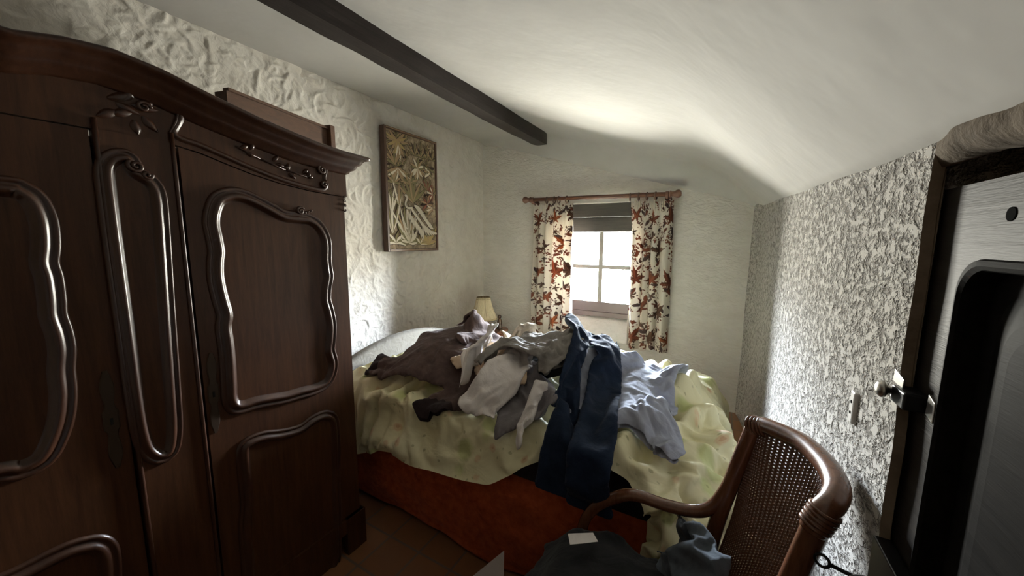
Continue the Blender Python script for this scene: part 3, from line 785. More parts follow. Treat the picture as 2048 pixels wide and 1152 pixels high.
m = MB(); m.grid(np.array([[(XF + .0005, y - w, z) for y, z, w in pts], [(XF + .003, y - w * .8, z) for y, z, w in pts], [(XF + .003, y + w * .8, z) for y, z, w in pts], [(XF + .0005, y + w, z) for y, z, w in pts]]))
e = m.build('escutcheon', 'bronze', cd)
MB().box(XF + .002, XF + .0045, .297, .303, (E0[1] + E1[1]) / 2 - .014, (E0[1] + E1[1]) / 2 + .006).build('keyhole', 'socket_hole', e)

# shallow wooden tray lying on top of the wardrobe
A = np.array([-1.905, 0.87]); B = np.array([-2.055, 1.47]); ex = (B - A) / np.linalg.norm(B - A); ey = np.array([-ex[1], ex[0]]) 
if ey[0] > 0: ey = -ey
Lb = np.linalg.norm(B - A)
tr = empty('wooden_tray', (float(A[0]), float(A[1]), 1.825)); tag(tr, 'shallow reddish wooden box with raised end lying on the wardrobe top', 'box')
def tb(m, u0, u1, v0, v1, z0, z1):
    pts = [A + ex * u + ey * v for u, v in ((u0, v0), (u1, v0), (u1, v1), (u0, v1))]
    m.prism([(p[0], p[1], z0) for p in pts], (0, 0, 0), (0, 0, z1 - z0)); return m
HT = 2.205
tb(MB(), .02, Lb - .03, .03, .045, 1.826, HT - .01).build('front_panel', 'tray_wood', tr)
tb(MB(), 0, Lb - .02, .018, .05, HT - .012, HT).build('rim', 'tray_wood', tr)
tb(MB(), Lb - .035, Lb, 0, .10, 1.826, HT + .012).build('end_post', 'tray_wood', tr, bevel=.002)
tb(MB(), 0, .02, .03, .10, 1.826, HT - .012).build('end_panel', 'tray_wood', tr)
tb(MB(), .02, Lb - .03, .085, .10, 1.826, HT - .03).build('back_panel', 'tray_wood', tr)

# ---------------------------------------------------------------- picture on the left wall
pc = empty('framed_tapestry', (-2.47, 2.5, 1.96)); tag(pc, 'dark framed stitched tapestry of pale crane among jungle plants', 'picture')
PY0, PY1, PZ0, PZ1 = 2.195, 2.835, 1.443, 2.478
XP = -2.452
fw = .022
b = MB()
b.box(XP - .05, XP + .006, PY0, PY0 + fw, PZ0, PZ1); b.box(XP - .05, XP + .006, PY1 - fw, PY1, PZ0, PZ1)
b.box(XP - .05, XP + .006, PY0 + fw, PY1 - fw, PZ0, PZ0 + fw); b.box(XP - .05, XP + .006, PY0 + fw, PY1 - fw, PZ1 - fw, PZ1)
b.build('frame', 'frame_wood', pc, bevel=.003)
for z in (PZ0 + .009, PZ1 - .012):
    b = MB().box(XP + .006, XP + .0065, PY0 + fw, PY1 - fw, z, z + .004)
    for t in np.arange(0, .60, .022): b.box(XP + .006, XP + .0085, PY0 + fw + t, PY0 + fw + t + .011, z, z + .004)
    b.build('gilt_beading', 'stitch_tan', pc)
MB().box(XP - .03, XP - .006, PY0 + fw, PY1 - fw, PZ0 + fw, PZ1 - fw).build('ground_cloth', 'tapestry_ground', pc)
pr = random.Random(5)
PW, PH = PY1 - PY0 - 2 * fw, PZ1 - PZ0 - 2 * fw
class Relief:
    def __init__(self): self.v = []; self.f = []; self.mi = []; self.mats = []; self.k = 0
    def blade(self, u, v, ang, ln, w, mat, bend=0.0, tip=1.0):
        """u, v in cloth coordinates (0..1 from left / from top); lengths in metres"""
        for mt, gr, up in (('stitch_dark', 1.32, 0.0008), (mat, 1.0, 0.0018)):
            if mt not in self.mats: self.mats.append(mt)
            base = len(self.v); n = 9; lift = up + self.k * 0.000012
            a = math.radians(ang); y0, z0 = PY0 + fw + u * PW, PZ1 - fw - v * PH
            for i in range(n):
                t = i / (n - 1); aa = a + bend * t
                cy_ = y0 + math.cos(a + bend * t / 2) * ln * t; cz_ = z0 + math.sin(a + bend * t / 2) * ln * t
                ww = w * gr * (math.sin(math.pi * (0.12 + 0.88 * t)) ** 0.8) + (0.0012 if gr > 1 else 0)
                ny_, nz_ = -math.sin(aa), math.cos(aa)
                for s, h in ((-1, 0), (0, .0022), (1, 0)):
                    y_ = min(max(cy_ + ny_ * ww * s, PY0 + fw), PY1 - fw); z_ = min(max(cz_ + nz_ * ww * s, PZ0 + fw), PZ1 - fw)
                    self.v.append((XP - .006 + lift + h, y_, z_))
            for i in range(n - 1):
                for s in (0, 1):
                    q = base + i * 3 + s; self.f.append((q, q + 1, q + 4, q + 3)); self.mi.append(self.mats.index(mt))
        self.k += 1
    def fan(self, u, v, a0, a1, n, ln, w, mats, bend=0.0, jit=.15):
        for i in range(n):
            a = a0 + (a1 - a0) * (i / max(1, n - 1)) + pr.uniform(-6, 6)
            self.blade(u, v, a, ln * pr.uniform(1 - jit, 1 + jit), w, mats[i % len(mats)], bend * (1 if i >= n / 2 else -1))
    def build(self, name, parent):
        me = bpy.data.meshes.new(name); me.from_pydata(self.v, [], self.f); me.update()
        for mt in self.mats: me.materials.append(M[mt])
        me.polygons.foreach_set('material_index', self.mi); me.shade_smooth()
        return link_mesh(name, me, None, parent)
R = Relief()
T, C, O, D_, G_, U_ = 'stitch_tan', 'stitch_cream', 'stitch_olive', 'stitch_dark', 'stitch_gold', 'stitch_rust'
for _ in range(60): R.fan(pr.uniform(0, 1), pr.uniform(.02, .95), pr.uniform(0, 90), pr.uniform(120, 260), 5, .06, .006, [O, T, O, D_])
R.fan(.20, .07, 150, 390, 11, .13, .013, [T, G_], .5); R.fan(.22, .10, 235, 305, 5, .12, .012, [T, C])
R.fan(.15, .28, 60, 150, 6, .15, .011, [T, T, O], .4); R.fan(.20, .30, 215, 330, 9, .15, .016, [T, C, T], .5)
R.fan(.60, .27, -20, 200, 9, .10, .012, [T, O, C], .3); R.fan(.60, .27, 230, 310, 5, .10, .014, [C, T])
for u in (.55, .68, .82, .93): R.fan(u, .16, 20, 160, 7, .11, .008, [O, D_, T])
R.fan(.85, .24, 190, 350, 8, .09, .010, [O, D_], .4); R.fan(.88, .28, 160, 200, 3, .10, .016, [C, T], .5)
R.fan(.42, .42, 20, 160, 8, .12, .012, [O, T], .4); R.fan(.12, .43, 0, 180, 7, .10, .010, [O, T])
R.fan(.48, .58, 40, 140, 9, .22, .015, [O, O, T]); R.fan(.20, .62, 70, 130, 4, .24, .010, [O, T, C])
R.fan(.93, .48, 100, 260, 10, .09, .009, [U_, C, D_], .3); R.fan(.80, .58, -30, 210, 10, .10, .011, [U_, T, D_], .4)
R.fan(.90, .62, 150, 220, 4, .09, .014, [C, T]); R.fan(.80, .45, 40, 140, 6, .10, .010, [U_, O])
R.fan(.06, .86, 60, 115, 6, .34, .013, [C, O, C], -.25); R.fan(.05, .70, 70, 100, 3, .2, .010, [C, O])
R.fan(.38, .92, 55, 128, 13, .30, .013, [C, O, C, T], -.2); R.fan(.38, .93, 30, 150, 9, .18, .014, [C, C, O], -.6)
R.fan(.38, .945, -20, 200, 14, .13, .014, [C, O, C], -.9); R.fan(.12, .95, 10, 170, 7, .12, .012, [C, O], .8)
R.fan(.80, .96, 20, 165, 9, .13, .017, [G_, T, G_], .4); R.fan(.62, .96, 10, 150, 6, .09, .012, [C, O], .6); R.fan(.93, .88, 70, 200, 7, .12, .010, [G_, O])
R.build('stitched_foliage', pc)
K = Relief(); K.k = 700
neck = spline([(.33, .52), (.36, .545), (.33, .585), (.325, .615), (.37, .635), (.46, .63)], 5)
for p, q in zip(neck[:-1], neck[1:]):
    du, dv = (q[0] - p[0]) * PW, -(q[1] - p[1]) * PH
    K.blade(p[0], p[1], math.degrees(math.atan2(dv, du)), math.hypot(du, dv) * 1.8, .011, C)
K.blade(.36, .53, 170, .035, .012, C)
for t in np.linspace(0, 1, 10):
    for s in (-1, 0, 1):
        u, v = .44 + .30 * t + .06 * s, .635 + .17 * t - .03 * s
        K.blade(u, v, -52 + 26 * s + pr.uniform(-8, 8), .085, .014, C, .3 * s)
for k in range(7): K.blade(.68 + .03 * k, .76 + .012 * k, -95 + 12 * k, .11, .010, C, .35)
K.build('crane', pc)

# ---------------------------------------------------------------- curtain rod, rings, curtains
YR = 3.63
r0, r1 = at(1055, 400, 1, YR), at(1350, 387.5, 1, YR)
rod = empty('curtain_rod', tuple((r0 + r1) / 2)); tag(rod, 'turned dark wooden curtain pole with ball ends above the window', 'curtain pole')
MB().tube([r0, r1], .0205, 16).build('pole', 'rod_wood', rod, smooth=True)
dr = (r1 - r0) / np.linalg.norm(r1 - r0)
for p, s in ((r0, -1), (r1, 1)):
    prof = [(.0215, -.045), (.030, -.042), (.030, -.034), (.022, -.028), (.022, -.01), (.026, 0), (.034, .012), (.037, .026), (.034, .040), (.022, .052), (0.0005, .056)]
    m = MB(); m.lathe((0, 0, 0), [(r, h) for r, h in prof], 20, 'x')
    m.v = [tuple(p + np.array([v[0] * s * dr[0], v[1], v[2] + v[0] * s * dr[2]])) for v in m.v]
    m.build('finial', 'rod_wood', rod, smooth=True)
for px in (1067, 1337):
    t = (px - 1055) / 295.0; c = r0 + (r1 - r0) * t
    m = MB(); m.lathe((c[0], YR, c[2] - .004), [(.028, -.013), (.030, -.008), (.030, .008), (.028, .013)], 18, 'x')
    m.tube([(c[0], YR, c[2] - .03), (c[0], YR + .05, c[2] - .035), (c[0], YB + .005, c[2] - .035)], .013, 10)
    m.lathe((c[0] , YB - .012, c[2] - .035), [(.03, 0), (.032, .006), (.032, .014)], 16, 'y')
    m.build('bracket', 'rod_wood', rod, smooth=True)
ring0 = None
for side, pxs in (('left', (1101, 1118, 1128, 1146)), ('right', (1272, 1288, 1303, 1318))):
    for i, px in enumerate(pxs):
        t = (px - 1055) / 295.0; c = r0 + (r1 - r0) * t
        if ring0 is None:
            rr = [(0, .034 * math.sin(a), .034 * math.cos(a)) for a in np.linspace(0, 2 * math.pi, 33)]
            ring0 = MB().tube(rr, .0068, 10, caps=False).build('curtain_ring', 'ring_wood', smooth=True); o = ring0
            eye = MB().tube([(0, .004 * math.sin(a), -.045 + .006 * math.cos(a)) for a in np.linspace(0, 2 * math.pi, 13)], .0016, 6, caps=False).build('screw_eye', 'steel', ring0)
        else:
            o = ring0.copy(); COL.objects.link(o); e_ = eye.copy(); COL.objects.link(e_); e_.parent = o
        o.location = (c[0], YR, c[2] - .013); o.rotation_euler = (0, 0, math.radians(8 - 5 * i))
        nth = ('outermost', 'second from the outside', 'second from the window', 'nearest the window') if side == 'left' else ('nearest the window', 'second from the window', 'second from the outside', 'outermost')
        tag(o, 'dark wooden curtain ring above the %s curtain, %s' % (side, nth[i]), 'curtain ring', 'curtain rings on the pole')

def leaf_mask(U, V, cu, cv, s, rot, pts):
    du, dv = (U - cu) * .80, V - cv; r = np.hypot(du, dv) / s; th = np.arctan2(dv, du) - rot
    if pts == 0: lim = 0.0 * th + 1.0
    elif pts == 1:                                     # simple pointed leaf
        c, sn = math.cos(rot), math.sin(rot); a = (du * c + dv * sn) / s; b_ = (-du * sn + dv * c) / s
        return np.abs(b_) < 0.42 * np.clip(1 - a * a, 0, 1) ** 0.8
    else:                                              # maple leaf
        k = np.abs(((th * pts / (2 * math.pi) + 0.5) % 1) - 0.5) * 2
        lim = 0.34 + 0.66 * (1 - k) ** 1.5 + 0.07 * np.cos(th * pts * 5)
        lim *= 0.72 + 0.28 * np.cos(th)
    return r < lim
def print_curtain(nu, nv, wu, hv, seed):
    U, V = np.meshgrid(np.linspace(0, wu, nu), np.linspace(0, hv, nv), indexing='ij')
    C_ = np.empty((nu, nv, 3)); C_[:] = (0.80, 0.755, 0.68)
    r = np.random.default_rng(seed)
    pal = [(0.115, 0.036, 0.021), (0.15, 0.046, 0.024), (0.070, 0.034, 0.023), (0.215, 0.068, 0.028)]
    def put(mask, col, var=0.0):
        C_[mask] = np.array(col)
    for _ in range(int(110 * wu * hv)):               # sprigs of berries
        u, v, a = r.uniform(0, wu), r.uniform(0, hv), r.uniform(0, 6.28)
        col = pal[r.integers(0, 3)]
        for k in range(9):
            uu, vv = u + r.normal(0, .022), v + r.normal(0, .026)
            put(leaf_mask(U, V, uu, vv, r.uniform(.004, .0085), 0, 0), col)
        for k in range(3):
            put(leaf_mask(U, V, u + r.normal(0, .015), v + r.normal(0, .015), r.uniform(.010, .018), r.uniform(0, 6.28), 1), col)
    for _ in range(int(46 * wu * hv)):
        u, v = r.uniform(0, wu), r.uniform(0, hv)
        put(leaf_mask(U, V, u, v, r.uniform(.028, .042), r.uniform(0, 6.28), 1), (0.055, 0.032, 0.03) if r.random() < .6 else pal[0])
    cells = [(i, j) for i in range(int(wu / .30) + 1) for j in range(int(hv / .29) + 1)]
    for i, j in cells:
        u, v = (i + .5 + (.5 if j % 2 else 0)) * .30 + r.normal(0, .02), (j + .5) * .29 + r.normal(0, .02)
        s, rot = r.uniform(.10, .145), r.uniform(-2.6, -0.6)
        col = np.array(pal[r.integers(0, 4)])
        m_ = leaf_mask(U, V, u, v, s, rot, 5)
        put(m_, col)
        th = np.arctan2(V - v, (U - u) * .80) - rot
        half_ = m_ & (((th * 5 / (2 * math.pi)) % 1) < .5)
        C_[half_] = col * 0.62
        vein = m_ & (np.abs(((th * 5 / (2 * math.pi) + .5) % 1) - .5) < .012 * 5 / (0.3 + np.hypot(U - u, V - v) / s * 4))
        C_[vein] = col * 1.6
        u2, v2 = u + r.uniform(-.05, .05), v + s + .03
        put(leaf_mask(U, V, u2, v2, .05, r.uniform(0, 6.28), 5), np.array(pal[2]) * .8 + .01)
    return C_
def curtain(name, label, xt0, xt1, xb0, xb1, zt, zb, npl, seed, flare):
    nu, nv = 300, 340
    u = np.linspace(0, 1, nu)[:, None]; v = np.linspace(0, 1, nv)[None]
    r = np.random.default_rng(seed)
    z = zt + (zb - zt) * v + 0.010 * np.sin(u * 9 + seed) * v
    ph = 2 * math.pi * (npl * (u + .035 * np.sin(2 * math.pi * u * 1.5 + seed)) ) + .35 * np.sin(3 * v + 2 * u + seed)
    amp = (0.010 + 0.040 * np.clip(v * 4, 0, 1)) * (0.8 + .35 * np.sin(5 * u + seed))
    x = (xt0 + (xt1 - xt0) * u) * (1 - v) + (xb0 + (xb1 - xb0) * u) * v
    x = x + 0.012 * np.sin(ph * 1.0 + 1.1) * np.clip(v * 3, 0, 1) + 0.006 * vnoise((nu, nv), (8, 6), seed)
    y = 3.655 + amp * np.sin(ph) + 0.006 * np.sin(2.3 * ph) * v + flare * (v ** 2) * .02 + 0.006 * vnoise((nu, nv), (10, 9), seed + 1)
    # gathered heading: small tight crimps and a short frill above the tape
    g_ = np.exp(-((v - 0.03) / 0.03) ** 2)
    y = y + g_ * 0.007 * np.sin(u * 2 * math.pi * npl * 5) 
    z = z + np.where(v < 0.05, 0.010 * np.sin(u * 2 * math.pi * npl * 2.0 + seed) * (1 - v / 0.05), 0)
    z = z + 0 * u
    P = np.stack([x + 0 * v, y + 0 * v, z], -1)
    col = print_curtain(nu, nv, 0.78, 1.42, seed + 40)
    o = grid_mesh(name, P, 'curtain_print', color=col)
    sol = o.modifiers.new('solid', 'SOLIDIFY'); sol.thickness = .0015
    tag(o, label, 'curtain', 'printed curtains at the window'); return o
curtain('curtain', 'left white curtain printed with brown autumn leaves, its foot behind the clothes', -1.800, -1.345, -1.815, -1.305, 1.93, .535, 4.6, 3, -1)
curtain('curtain', 'right white curtain printed with brown autumn leaves, hanging clear of the bed', -.765, -.388, -.765, -.375, 1.92, .490, 4.4, 8, 1)

# ---------------------------------------------------------------- nightstand and lamp in the corner
ns = empty('nightstand', (-2.16, 3.2, 0)); tag(ns, 'small reddish brown nightstand in the back left corner behind the bed', 'nightstand')
NX0, NX1, NY0, NY1, NT_ = -2.40, -1.955, 3.03, 3.44, .585
b = MB(); b.prism([(NX0 + .02, NY1, NT_), (NX1 - .05, NY1, NT_), (NX1, NY1 - .05, NT_), (NX1, NY0 + .10, NT_), (NX1 - .06, NY0, NT_), (NX0 + .05, NY0, NT_), (NX0, NY0 + .05, NT_)], (0, 0, -.026), (0, 0, 0)); b.build('top', 'night_wood', ns, bevel=.005)
b = MB().box(NX0 + .03, NX1 - .04, NY0 + .04, NY1 - .02, .17, NT_ - .026); b.build('cabinet', 'night_wood', ns, bevel=.003)
b = MB().box(NX1 - .04, NX1 - .025, NY0 + .06, NY1 - .04, .42, .54); dw = b.build('drawer', 'night_wood', ns, bevel=.003)
MB().lathe((NX1 - .025, (NY0 + NY1) / 2, .48), [(.006, 0), (.006, .01), (.013, .016), (.012, .024), (.002, .028)], 16, 'x').build('knob', 'bronze', dw, smooth=True)
for x in (NX0 + .05, NX1 - .065):
    for y in (NY0 + .06, NY1 - .045): MB().tube([(x, y, .18), (x, y, .08), (x, y, .0)], [.018, .016, .011], 12).build('leg', 'night_wood', ns, smooth=True)
lx, ly = -2.165, 3.215
lp = empty('table_lamp', (lx, ly, NT_)); tag(lp, 'small table lamp with pleated cream shade and cut glass base', 'lamp')
MB().lathe((lx, ly, NT_), [(.052, 0), (.054, .006), (.046, .014), (.022, .024), (.018, .034), (.030, .052), (.038, .066), (.034, .082), (.020, .094), (.013, .104), (.013, .116)], 12).build('glass_base', 'crystal', lp)
MB().lathe((lx, ly, NT_ + .114), [(.015, 0), (.017, .01), (.014, .05), (.014, .075)], 16).build('bulb_holder', 'bulb_holder', lp, smooth=True)
nseg = 120
prof = np.linspace(0, 1, 10)
S = np.zeros((10, nseg + 1, 3)); zb, zt = NT_ + .125, NT_ + .352
for i, t in enumerate(prof):
    for k in range(nseg + 1):
        a = 2 * math.pi * k / nseg; rr_ = (.150 - .078 * t - .010 * math.sin(math.pi * t)) + .0022 * (1 if k % 2 else -1)
        S[i, k] = (lx + rr_ * math.cos(a), ly + rr_ * math.sin(a), zb + (zt - zb) * t)
sh = MB().grid(S).build('lamp_shade', 'shade', lp)
for z, r_, h in ((zb, .152, .016), (zt - .016, .0745, .026)):
    MB().lathe((lx, ly, z - .004), [(r_ - .002, 0), (r_ + .003, .002), (r_ + .002 - h * .3, h)], 40, caps=False).build('trim_braid', 'gimp_braid', sh, smooth=True)
m = MB()
for k in range(6):
    a = 2 * math.pi * (k + .3) / 6
    m.tube([(lx + (.149 - .078 * t - .010 * math.sin(math.pi * t)) * math.cos(a), ly + (.149 - .078 * t - .010 * math.sin(math.pi * t)) * math.sin(a), zb + (zt - zb) * t) for t in prof], .0025, 6)
m.build('shade_rib', 'gimp_braid', sh, smooth=True)
# dark turned ornament standing behind the lamp
og = empty('wooden_figure', (-2.04, 3.345, NT_)); tag(og, 'small dark wooden figurine standing behind the table lamp', 'figurine')
MB().lathe((-2.04, 3.345, NT_), [(.030, 0), (.030, .012), (.020, .02), (.024, .05), (.027, .075), (.020, .10), (.011, .115), (.0, .116)], 16).build('body', 'bulb_holder', og, smooth=True)
MB().lathe((-2.04, 3.345, NT_ + .112), [(.004, 0), (.016, .008), (.020, .022), (.015, .036), (.001, .042)], 14).build('head', 'bulb_holder', og, smooth=True)

# ---------------------------------------------------------------- bed
BX0, BX1, BY0, BY1 = -2.10, 0.05, 1.355, 2.72
BZ0, BZ1, MZ = .10, .455, .655
bed = empty('bed', ((BX0 + BX1) / 2, (BY0 + BY1) / 2, 0)); tag(bed, 'double bed with dark mattress and arched cream headboard along the left wall', 'bed')
MB().box(BX0, BX1 - .01, BY0 + .02, BY1, BZ0, BZ1).build('base', 'navy_mattress', bed, bevel=.02)
b = MB().box(BX0, BX1 - .02, BY0 + .005, BY1, BZ1, MZ); mt = b.build('mattress', 'navy_mattress', bed, bevel=.045); mt.modifiers['bevel'].segments = 5
mt.data.shade_smooth()
for x in (BX0 + .1, BX1 - .12):
    for y in (BY0 + .12, BY1 - .1): MB().tube([(x, y, BZ0 + .01), (x, y, 0)], [.028, .022], 12).build('leg', 'bulb_holder', bed)
n = 60; yy_ = np.linspace(BY0 - .02, BY1 + .02, n); yc = (BY0 + BY1) / 2
top = .635 + .185 * np.cos(np.clip((yy_ - yc) / (BY1 - BY0 + .04) * math.pi, -1.57, 1.57)) ** 0.75
G = np.zeros((n, 9, 3))
for i in range(n):
    for k, (dx, dzz) in enumerate(((0, -1), (0, 0), (.005, .012), (.02, .022), (.04, .026), (.06, .022), (.075, .012), (.08, 0), (.08, -1))):
        G[i, k] = (BX0 - .082 + dx, yy_[i], .05 if dzz == -1 else top[i] - .022 + dzz)
m = MB().grid(G); m.add(G[0], [tuple(range(9))]); m.add(G[-1], [tuple(range(9))]); m.build('headboard', 'headboard_cream', bed, smooth=True)

# orange blanket tucked round the base, hanging to just above the floor
nu, nv = 240, 50
u = np.linspace(0, 1, nu)[:, None]; v = np.linspace(0, 1, nv)[None]
x = BX0 + .01 + (BX1 - .03 - BX0) * u
zt_ = .490 + .010 * np.sin(x * 3 + 1); zb_ = .030 + .014 * np.sin(x * 2.2) + .006 * np.sin(x * 9)
z = zt_ + (zb_ - zt_) * v
bul = .028 * np.sin(math.pi * np.clip(v * 1.08, 0, 1)) ** .7
fold = .010 * np.sin(x * 7 + 2.5 * v + 1.2 * np.sin(x * 2)) * v + .008 * vnoise((nu, nv), (18, 5), 31) + .005 * np.sin(z * 40 + x * 11) * v * (1 - v)
y = BY0 - .004 - bul - .022 * v - fold * 1.2
y = np.where(v < .04, y + (.04 - v) / .04 * .03, y)
P = np.stack([x + 0 * v, y, z], -1)
o = grid_mesh('blanket', P, 'orange_blanket'); s_ = o.modifiers.new('solid', 'SOLIDIFY'); s_.thickness = .006; s_.offset = -1
tag(o, 'rust orange blanket hanging down the side of the bed to the floor', 'blanket')

# ---------------------------------------------------------------- bentwood cane armchair
ch = empty('cane_armchair', (-.13, 1.02, 0)); tag(ch, 'brown bentwood armchair with woven cane back in front of the bed', 'chair')
D = np.array([.085, -.355, .0])
def side_pts(off):
    return [np.array(p) + off for p in ((-.37, 1.2, .0), (-.373, 1.2, .25), (-.372, 1.2, .475), (-.335, 1.2, .580), (-.257, 1.2, .659), (-.191, 1.2, .693), (-.096, 1.2, .694), (-.009, 1.2, .707), (.043, 1.2, .749), (.083, 1.2, .850), (.098, 1.2, .92))]
for off in (np.zeros(3), D): MB().tube(spline(side_pts(off), 8), .0195, 16).build('arm', 'rattan', ch, smooth=True)
for off, tz in ((np.zeros(3), 0), (D, .02)):
    p = [np.array(q) + off for q in ((.075, 1.2, 0), (.045, 1.2, .25), (.028, 1.2, .45), (.047, 1.2, .66), (.083, 1.2, .85), (.122, 1.2, 1.022 + tz))]
    MB().tube(spline(p, 8), .022, 16).build('back_upright', 'rattan', ch, smooth=True)
rail = spline([(.118, 1.205, 1.02), (.128, 1.196, 1.032), (.150, 1.172, 1.045), (.208, 1.085, 1.062), (.235, .985, 1.068), (.238, .91, 1.066), (.225, .865, 1.058), (.207, .845, 1.04), (.195, .842, 1.0)], 10)
MB().tube(rail, [.0205 if i < 6 else .0225 for i in range(len(rail))], 18).build('top_rail', 'rattan', ch, smooth=True)
# wrapped joints
for c, a_ in (((.125, 1.199, 1.030), 0), ((.207, .846, 1.035), 1)):
    m = MB()
    for k in range(5):
        q = np.array(c) + (np.array([.018, -.016, .007]) * (k - 1) * .42 if a_ == 0 else np.array([-.006, -.001, -.016]) * (k - 1) * .5)
        dirv = np.array([.018, -.016, .007]) if a_ == 0 else np.array([-.006, -.001, -.016]); dirv = dirv / np.linalg.norm(dirv)
        e1 = np.cross(dirv, [0.3, .5, .8]); e1 /= np.linalg.norm(e1); e2 = np.cross(dirv, e1)
        m.tube([q + .0235 * (e1 * math.cos(t) + e2 * math.sin(t)) for t in np.linspace(0, 2 * math.pi, 21)], .0042, 6, caps=False)
    m.build('cane_binding', 'rattan', ch, smooth=True)
# woven cane back: a sheet with a real hole in every cell
def back_pt(u, t):
    """u across (0 far .. 1 near), t from the seat (0) to the rail (1)"""
    lo = np.array([.036, 1.185, .50]) * (1 - u) + np.array([.036 + .085, 1.2 - .355 + .015, .50]) * u
    lo = lo + np.array([.030, .0, 0]) * math.sin(math.pi * u)
    i = u * (len(rail) - 12) + 5; k = int(i); f = i - k
    hi = np.array(rail[min(k, len(rail) - 1)]) * (1 - f) + np.array(rail[min(k + 1, len(rail) - 1)]) * f
    hi = hi + np.array([-.006, 0, -.012])
    q = lo * (1 - t) + hi * t
    return q + np.array([.020, .004, 0]) * math.sin(math.pi * t) * (1 - t * .5)
m = MB(); NU, NV = 46, 62
for i in range(NU):
    for j in range(NV):
        edge_ = i == 0 or j == 0 or i == NU - 1 or j == NV - 1
        cs = [back_pt((i + a) / NU, (j + b_) / NV) for a, b_ in ((0, 0), (.5, 0), (1, 0), (1, .5), (1, 1), (.5, 1), (0, 1), (0, .5))]
        if edge_: m.add(cs, [tuple(range(8))]); continue
        c = (cs[1] + cs[5]) / 2; sc = .50 if (i + j) % 2 else .44
        inn = [c + (p - c) * (sc if k % 2 else sc * .78) + np.array([-.0008 if k % 4 == 1 else .0008, 0, 0]) for k, p in enumerate(cs)]
        m.add(cs + inn, [(k, (k + 1) % 8, 8 + (k + 1) % 8, 8 + k) for k in range(8)])
o = m.build('cane_back', 'cane', ch); s_ = o.modifiers.new('solid', 'SOLIDIFY'); s_.thickness = .0018
# seat ring and cane seat, stretchers
cor = [np.array(p) for p in ((.03, 1.2, .45), (-.37, 1.2, .45), (-.37 + .085, .845, .45), (.115, .845, .45))]
ring = []
for a in range(4):
    p, q = cor[a], cor[(a + 1) % 4]
    ring += [p * (1 - t) + q * t for t in (.12, .5, .88)]
rl = spline(ring, 8, True); rl.append(rl[0])
MB().tube(rl, .019, 14, caps=False).build('seat_frame', 'rattan', ch, smooth=True)
m = MB(); cc = sum(cor) / 4; m.add([p + (cc - p) * .03 for p in rl[:-1]], [tuple(range(len(rl) - 1))]); o = m.build('cane_seat', 'cane', ch); s_ = o.modifiers.new('solid', 'SOLIDIFY'); s_.thickness = .004
for p, q in ((cor[0], cor[1]), (cor[1], cor[2]), (cor[2], cor[3]), (cor[3], cor[0])):
    MB().tube([p * [1, 1, 0] + [0, 0, .20], q * [1, 1, 0] + [0, 0, .20]], .012, 10).build('stretcher', 'rattan', ch, smooth=True)

# white card leaning against the chair
ap_ = at(1007, 1102, 1, .97); 
m = MB().prism([tuple(ap_), (ap_[0] + .002, .955, 0.002), (ap_[0] - .40, .93, 0.002)], (0, 0, 0), (.001, .003, 0)); o = m.build('cardboard', 'paper')
tag(o, 'white pointed sheet of card standing on the floor before the blanket', 'card')

q = [at(px, py, 2, .618) for px, py in ((1136, 1068), (1186, 1066), (1196, 1084), (1140, 1090))]
o = MB().prism([tuple(k) for k in q], (0, 0, 0), (0, 0, .0015)).build('paper', 'paper'); tag(o, 'white slip of paper poking out beside the front armrest of the chair', 'paper')

# ---------------------------------------------------------------- cloth: every garment is cut flat and dropped on the bed
from mathutils.geometry import delaunay_2d_cdt
def cut(outline, step, seed=0):
    """triangulated flat piece inside an outline; returns 2D points, triangles, ordered boundary"""
    ol = np.array(outline, float)
    b = resample(ol, step * .9, True); n = len(b)
    x0, y0 = b.min(0); x1, y1 = b.max(0)
    pts = [tuple(p) for p in b]
    r = np.random.default_rng(seed); row = 0; y = y0 + step * .6
    while y < y1:
        x = x0 + (step * .5 if row % 2 else step * .1)
        while x < x1:
            q = np.array([x, y]) + r.uniform(-.1, .1, 2) * step
            if np.min(np.sum((b - q) ** 2, 1)) > (step * .62) ** 2: pts.append(tuple(q))
            x += step
        y += step * .866; row += 1
    vs, es, fs, _, _, _ = delaunay_2d_cdt([Vector(p) for p in pts], [(i, (i + 1) % n) for i in range(n)], [], 1, 1e-6)
    used = sorted({i for f in fs for i in f}); mp = {k: i for i, k in enumerate(used)}
    n = sum(1 for k in used if k < n)                       # drop stray points
    return np.array([tuple(vs[k]) for k in used]), [tuple(mp[i] for i in f) for f in fs], n
def garment(outline, step, double=True, opening=None, seed=0):
    """two layers sewn along the outline, except where opening(x, y) is true"""
    p, f, n = cut(outline, step, seed)
    if not double: return np.column_stack([p, np.zeros(len(p))]), f, p
    seam = set()
    for i in range(n):
        if i < len(p) and not (opening and opening(*p[i])): seam.add(i)
    idx = {}; back = []
    for i in range(len(p)):
        if i in seam: idx[i] = i
        else: idx[i] = len(p) + len(back); back.append(i)
    P = np.vstack([np.column_stack([p, np.full(len(p), .006)]), np.column_stack([p[back], np.full(len(back), -.006)])]) if back else np.column_stack([p, np.zeros(len(p))])
    P[list(seam), 2] = 0
    return P, f + [tuple(idx[k] for k in t[::-1]) for t in f], np.vstack([p, p[back]])
COLLIDERS = []
def make_collider(o, thick=.006, friction=18):
    c = o.modifiers.new('collision', 'COLLISION')
    o.collision.thickness_outer = thick; o.collision.thickness_inner = .02; o.collision.cloth_friction = max(friction, 40); o.collision.damping = .6
    COLLIDERS.append(o)
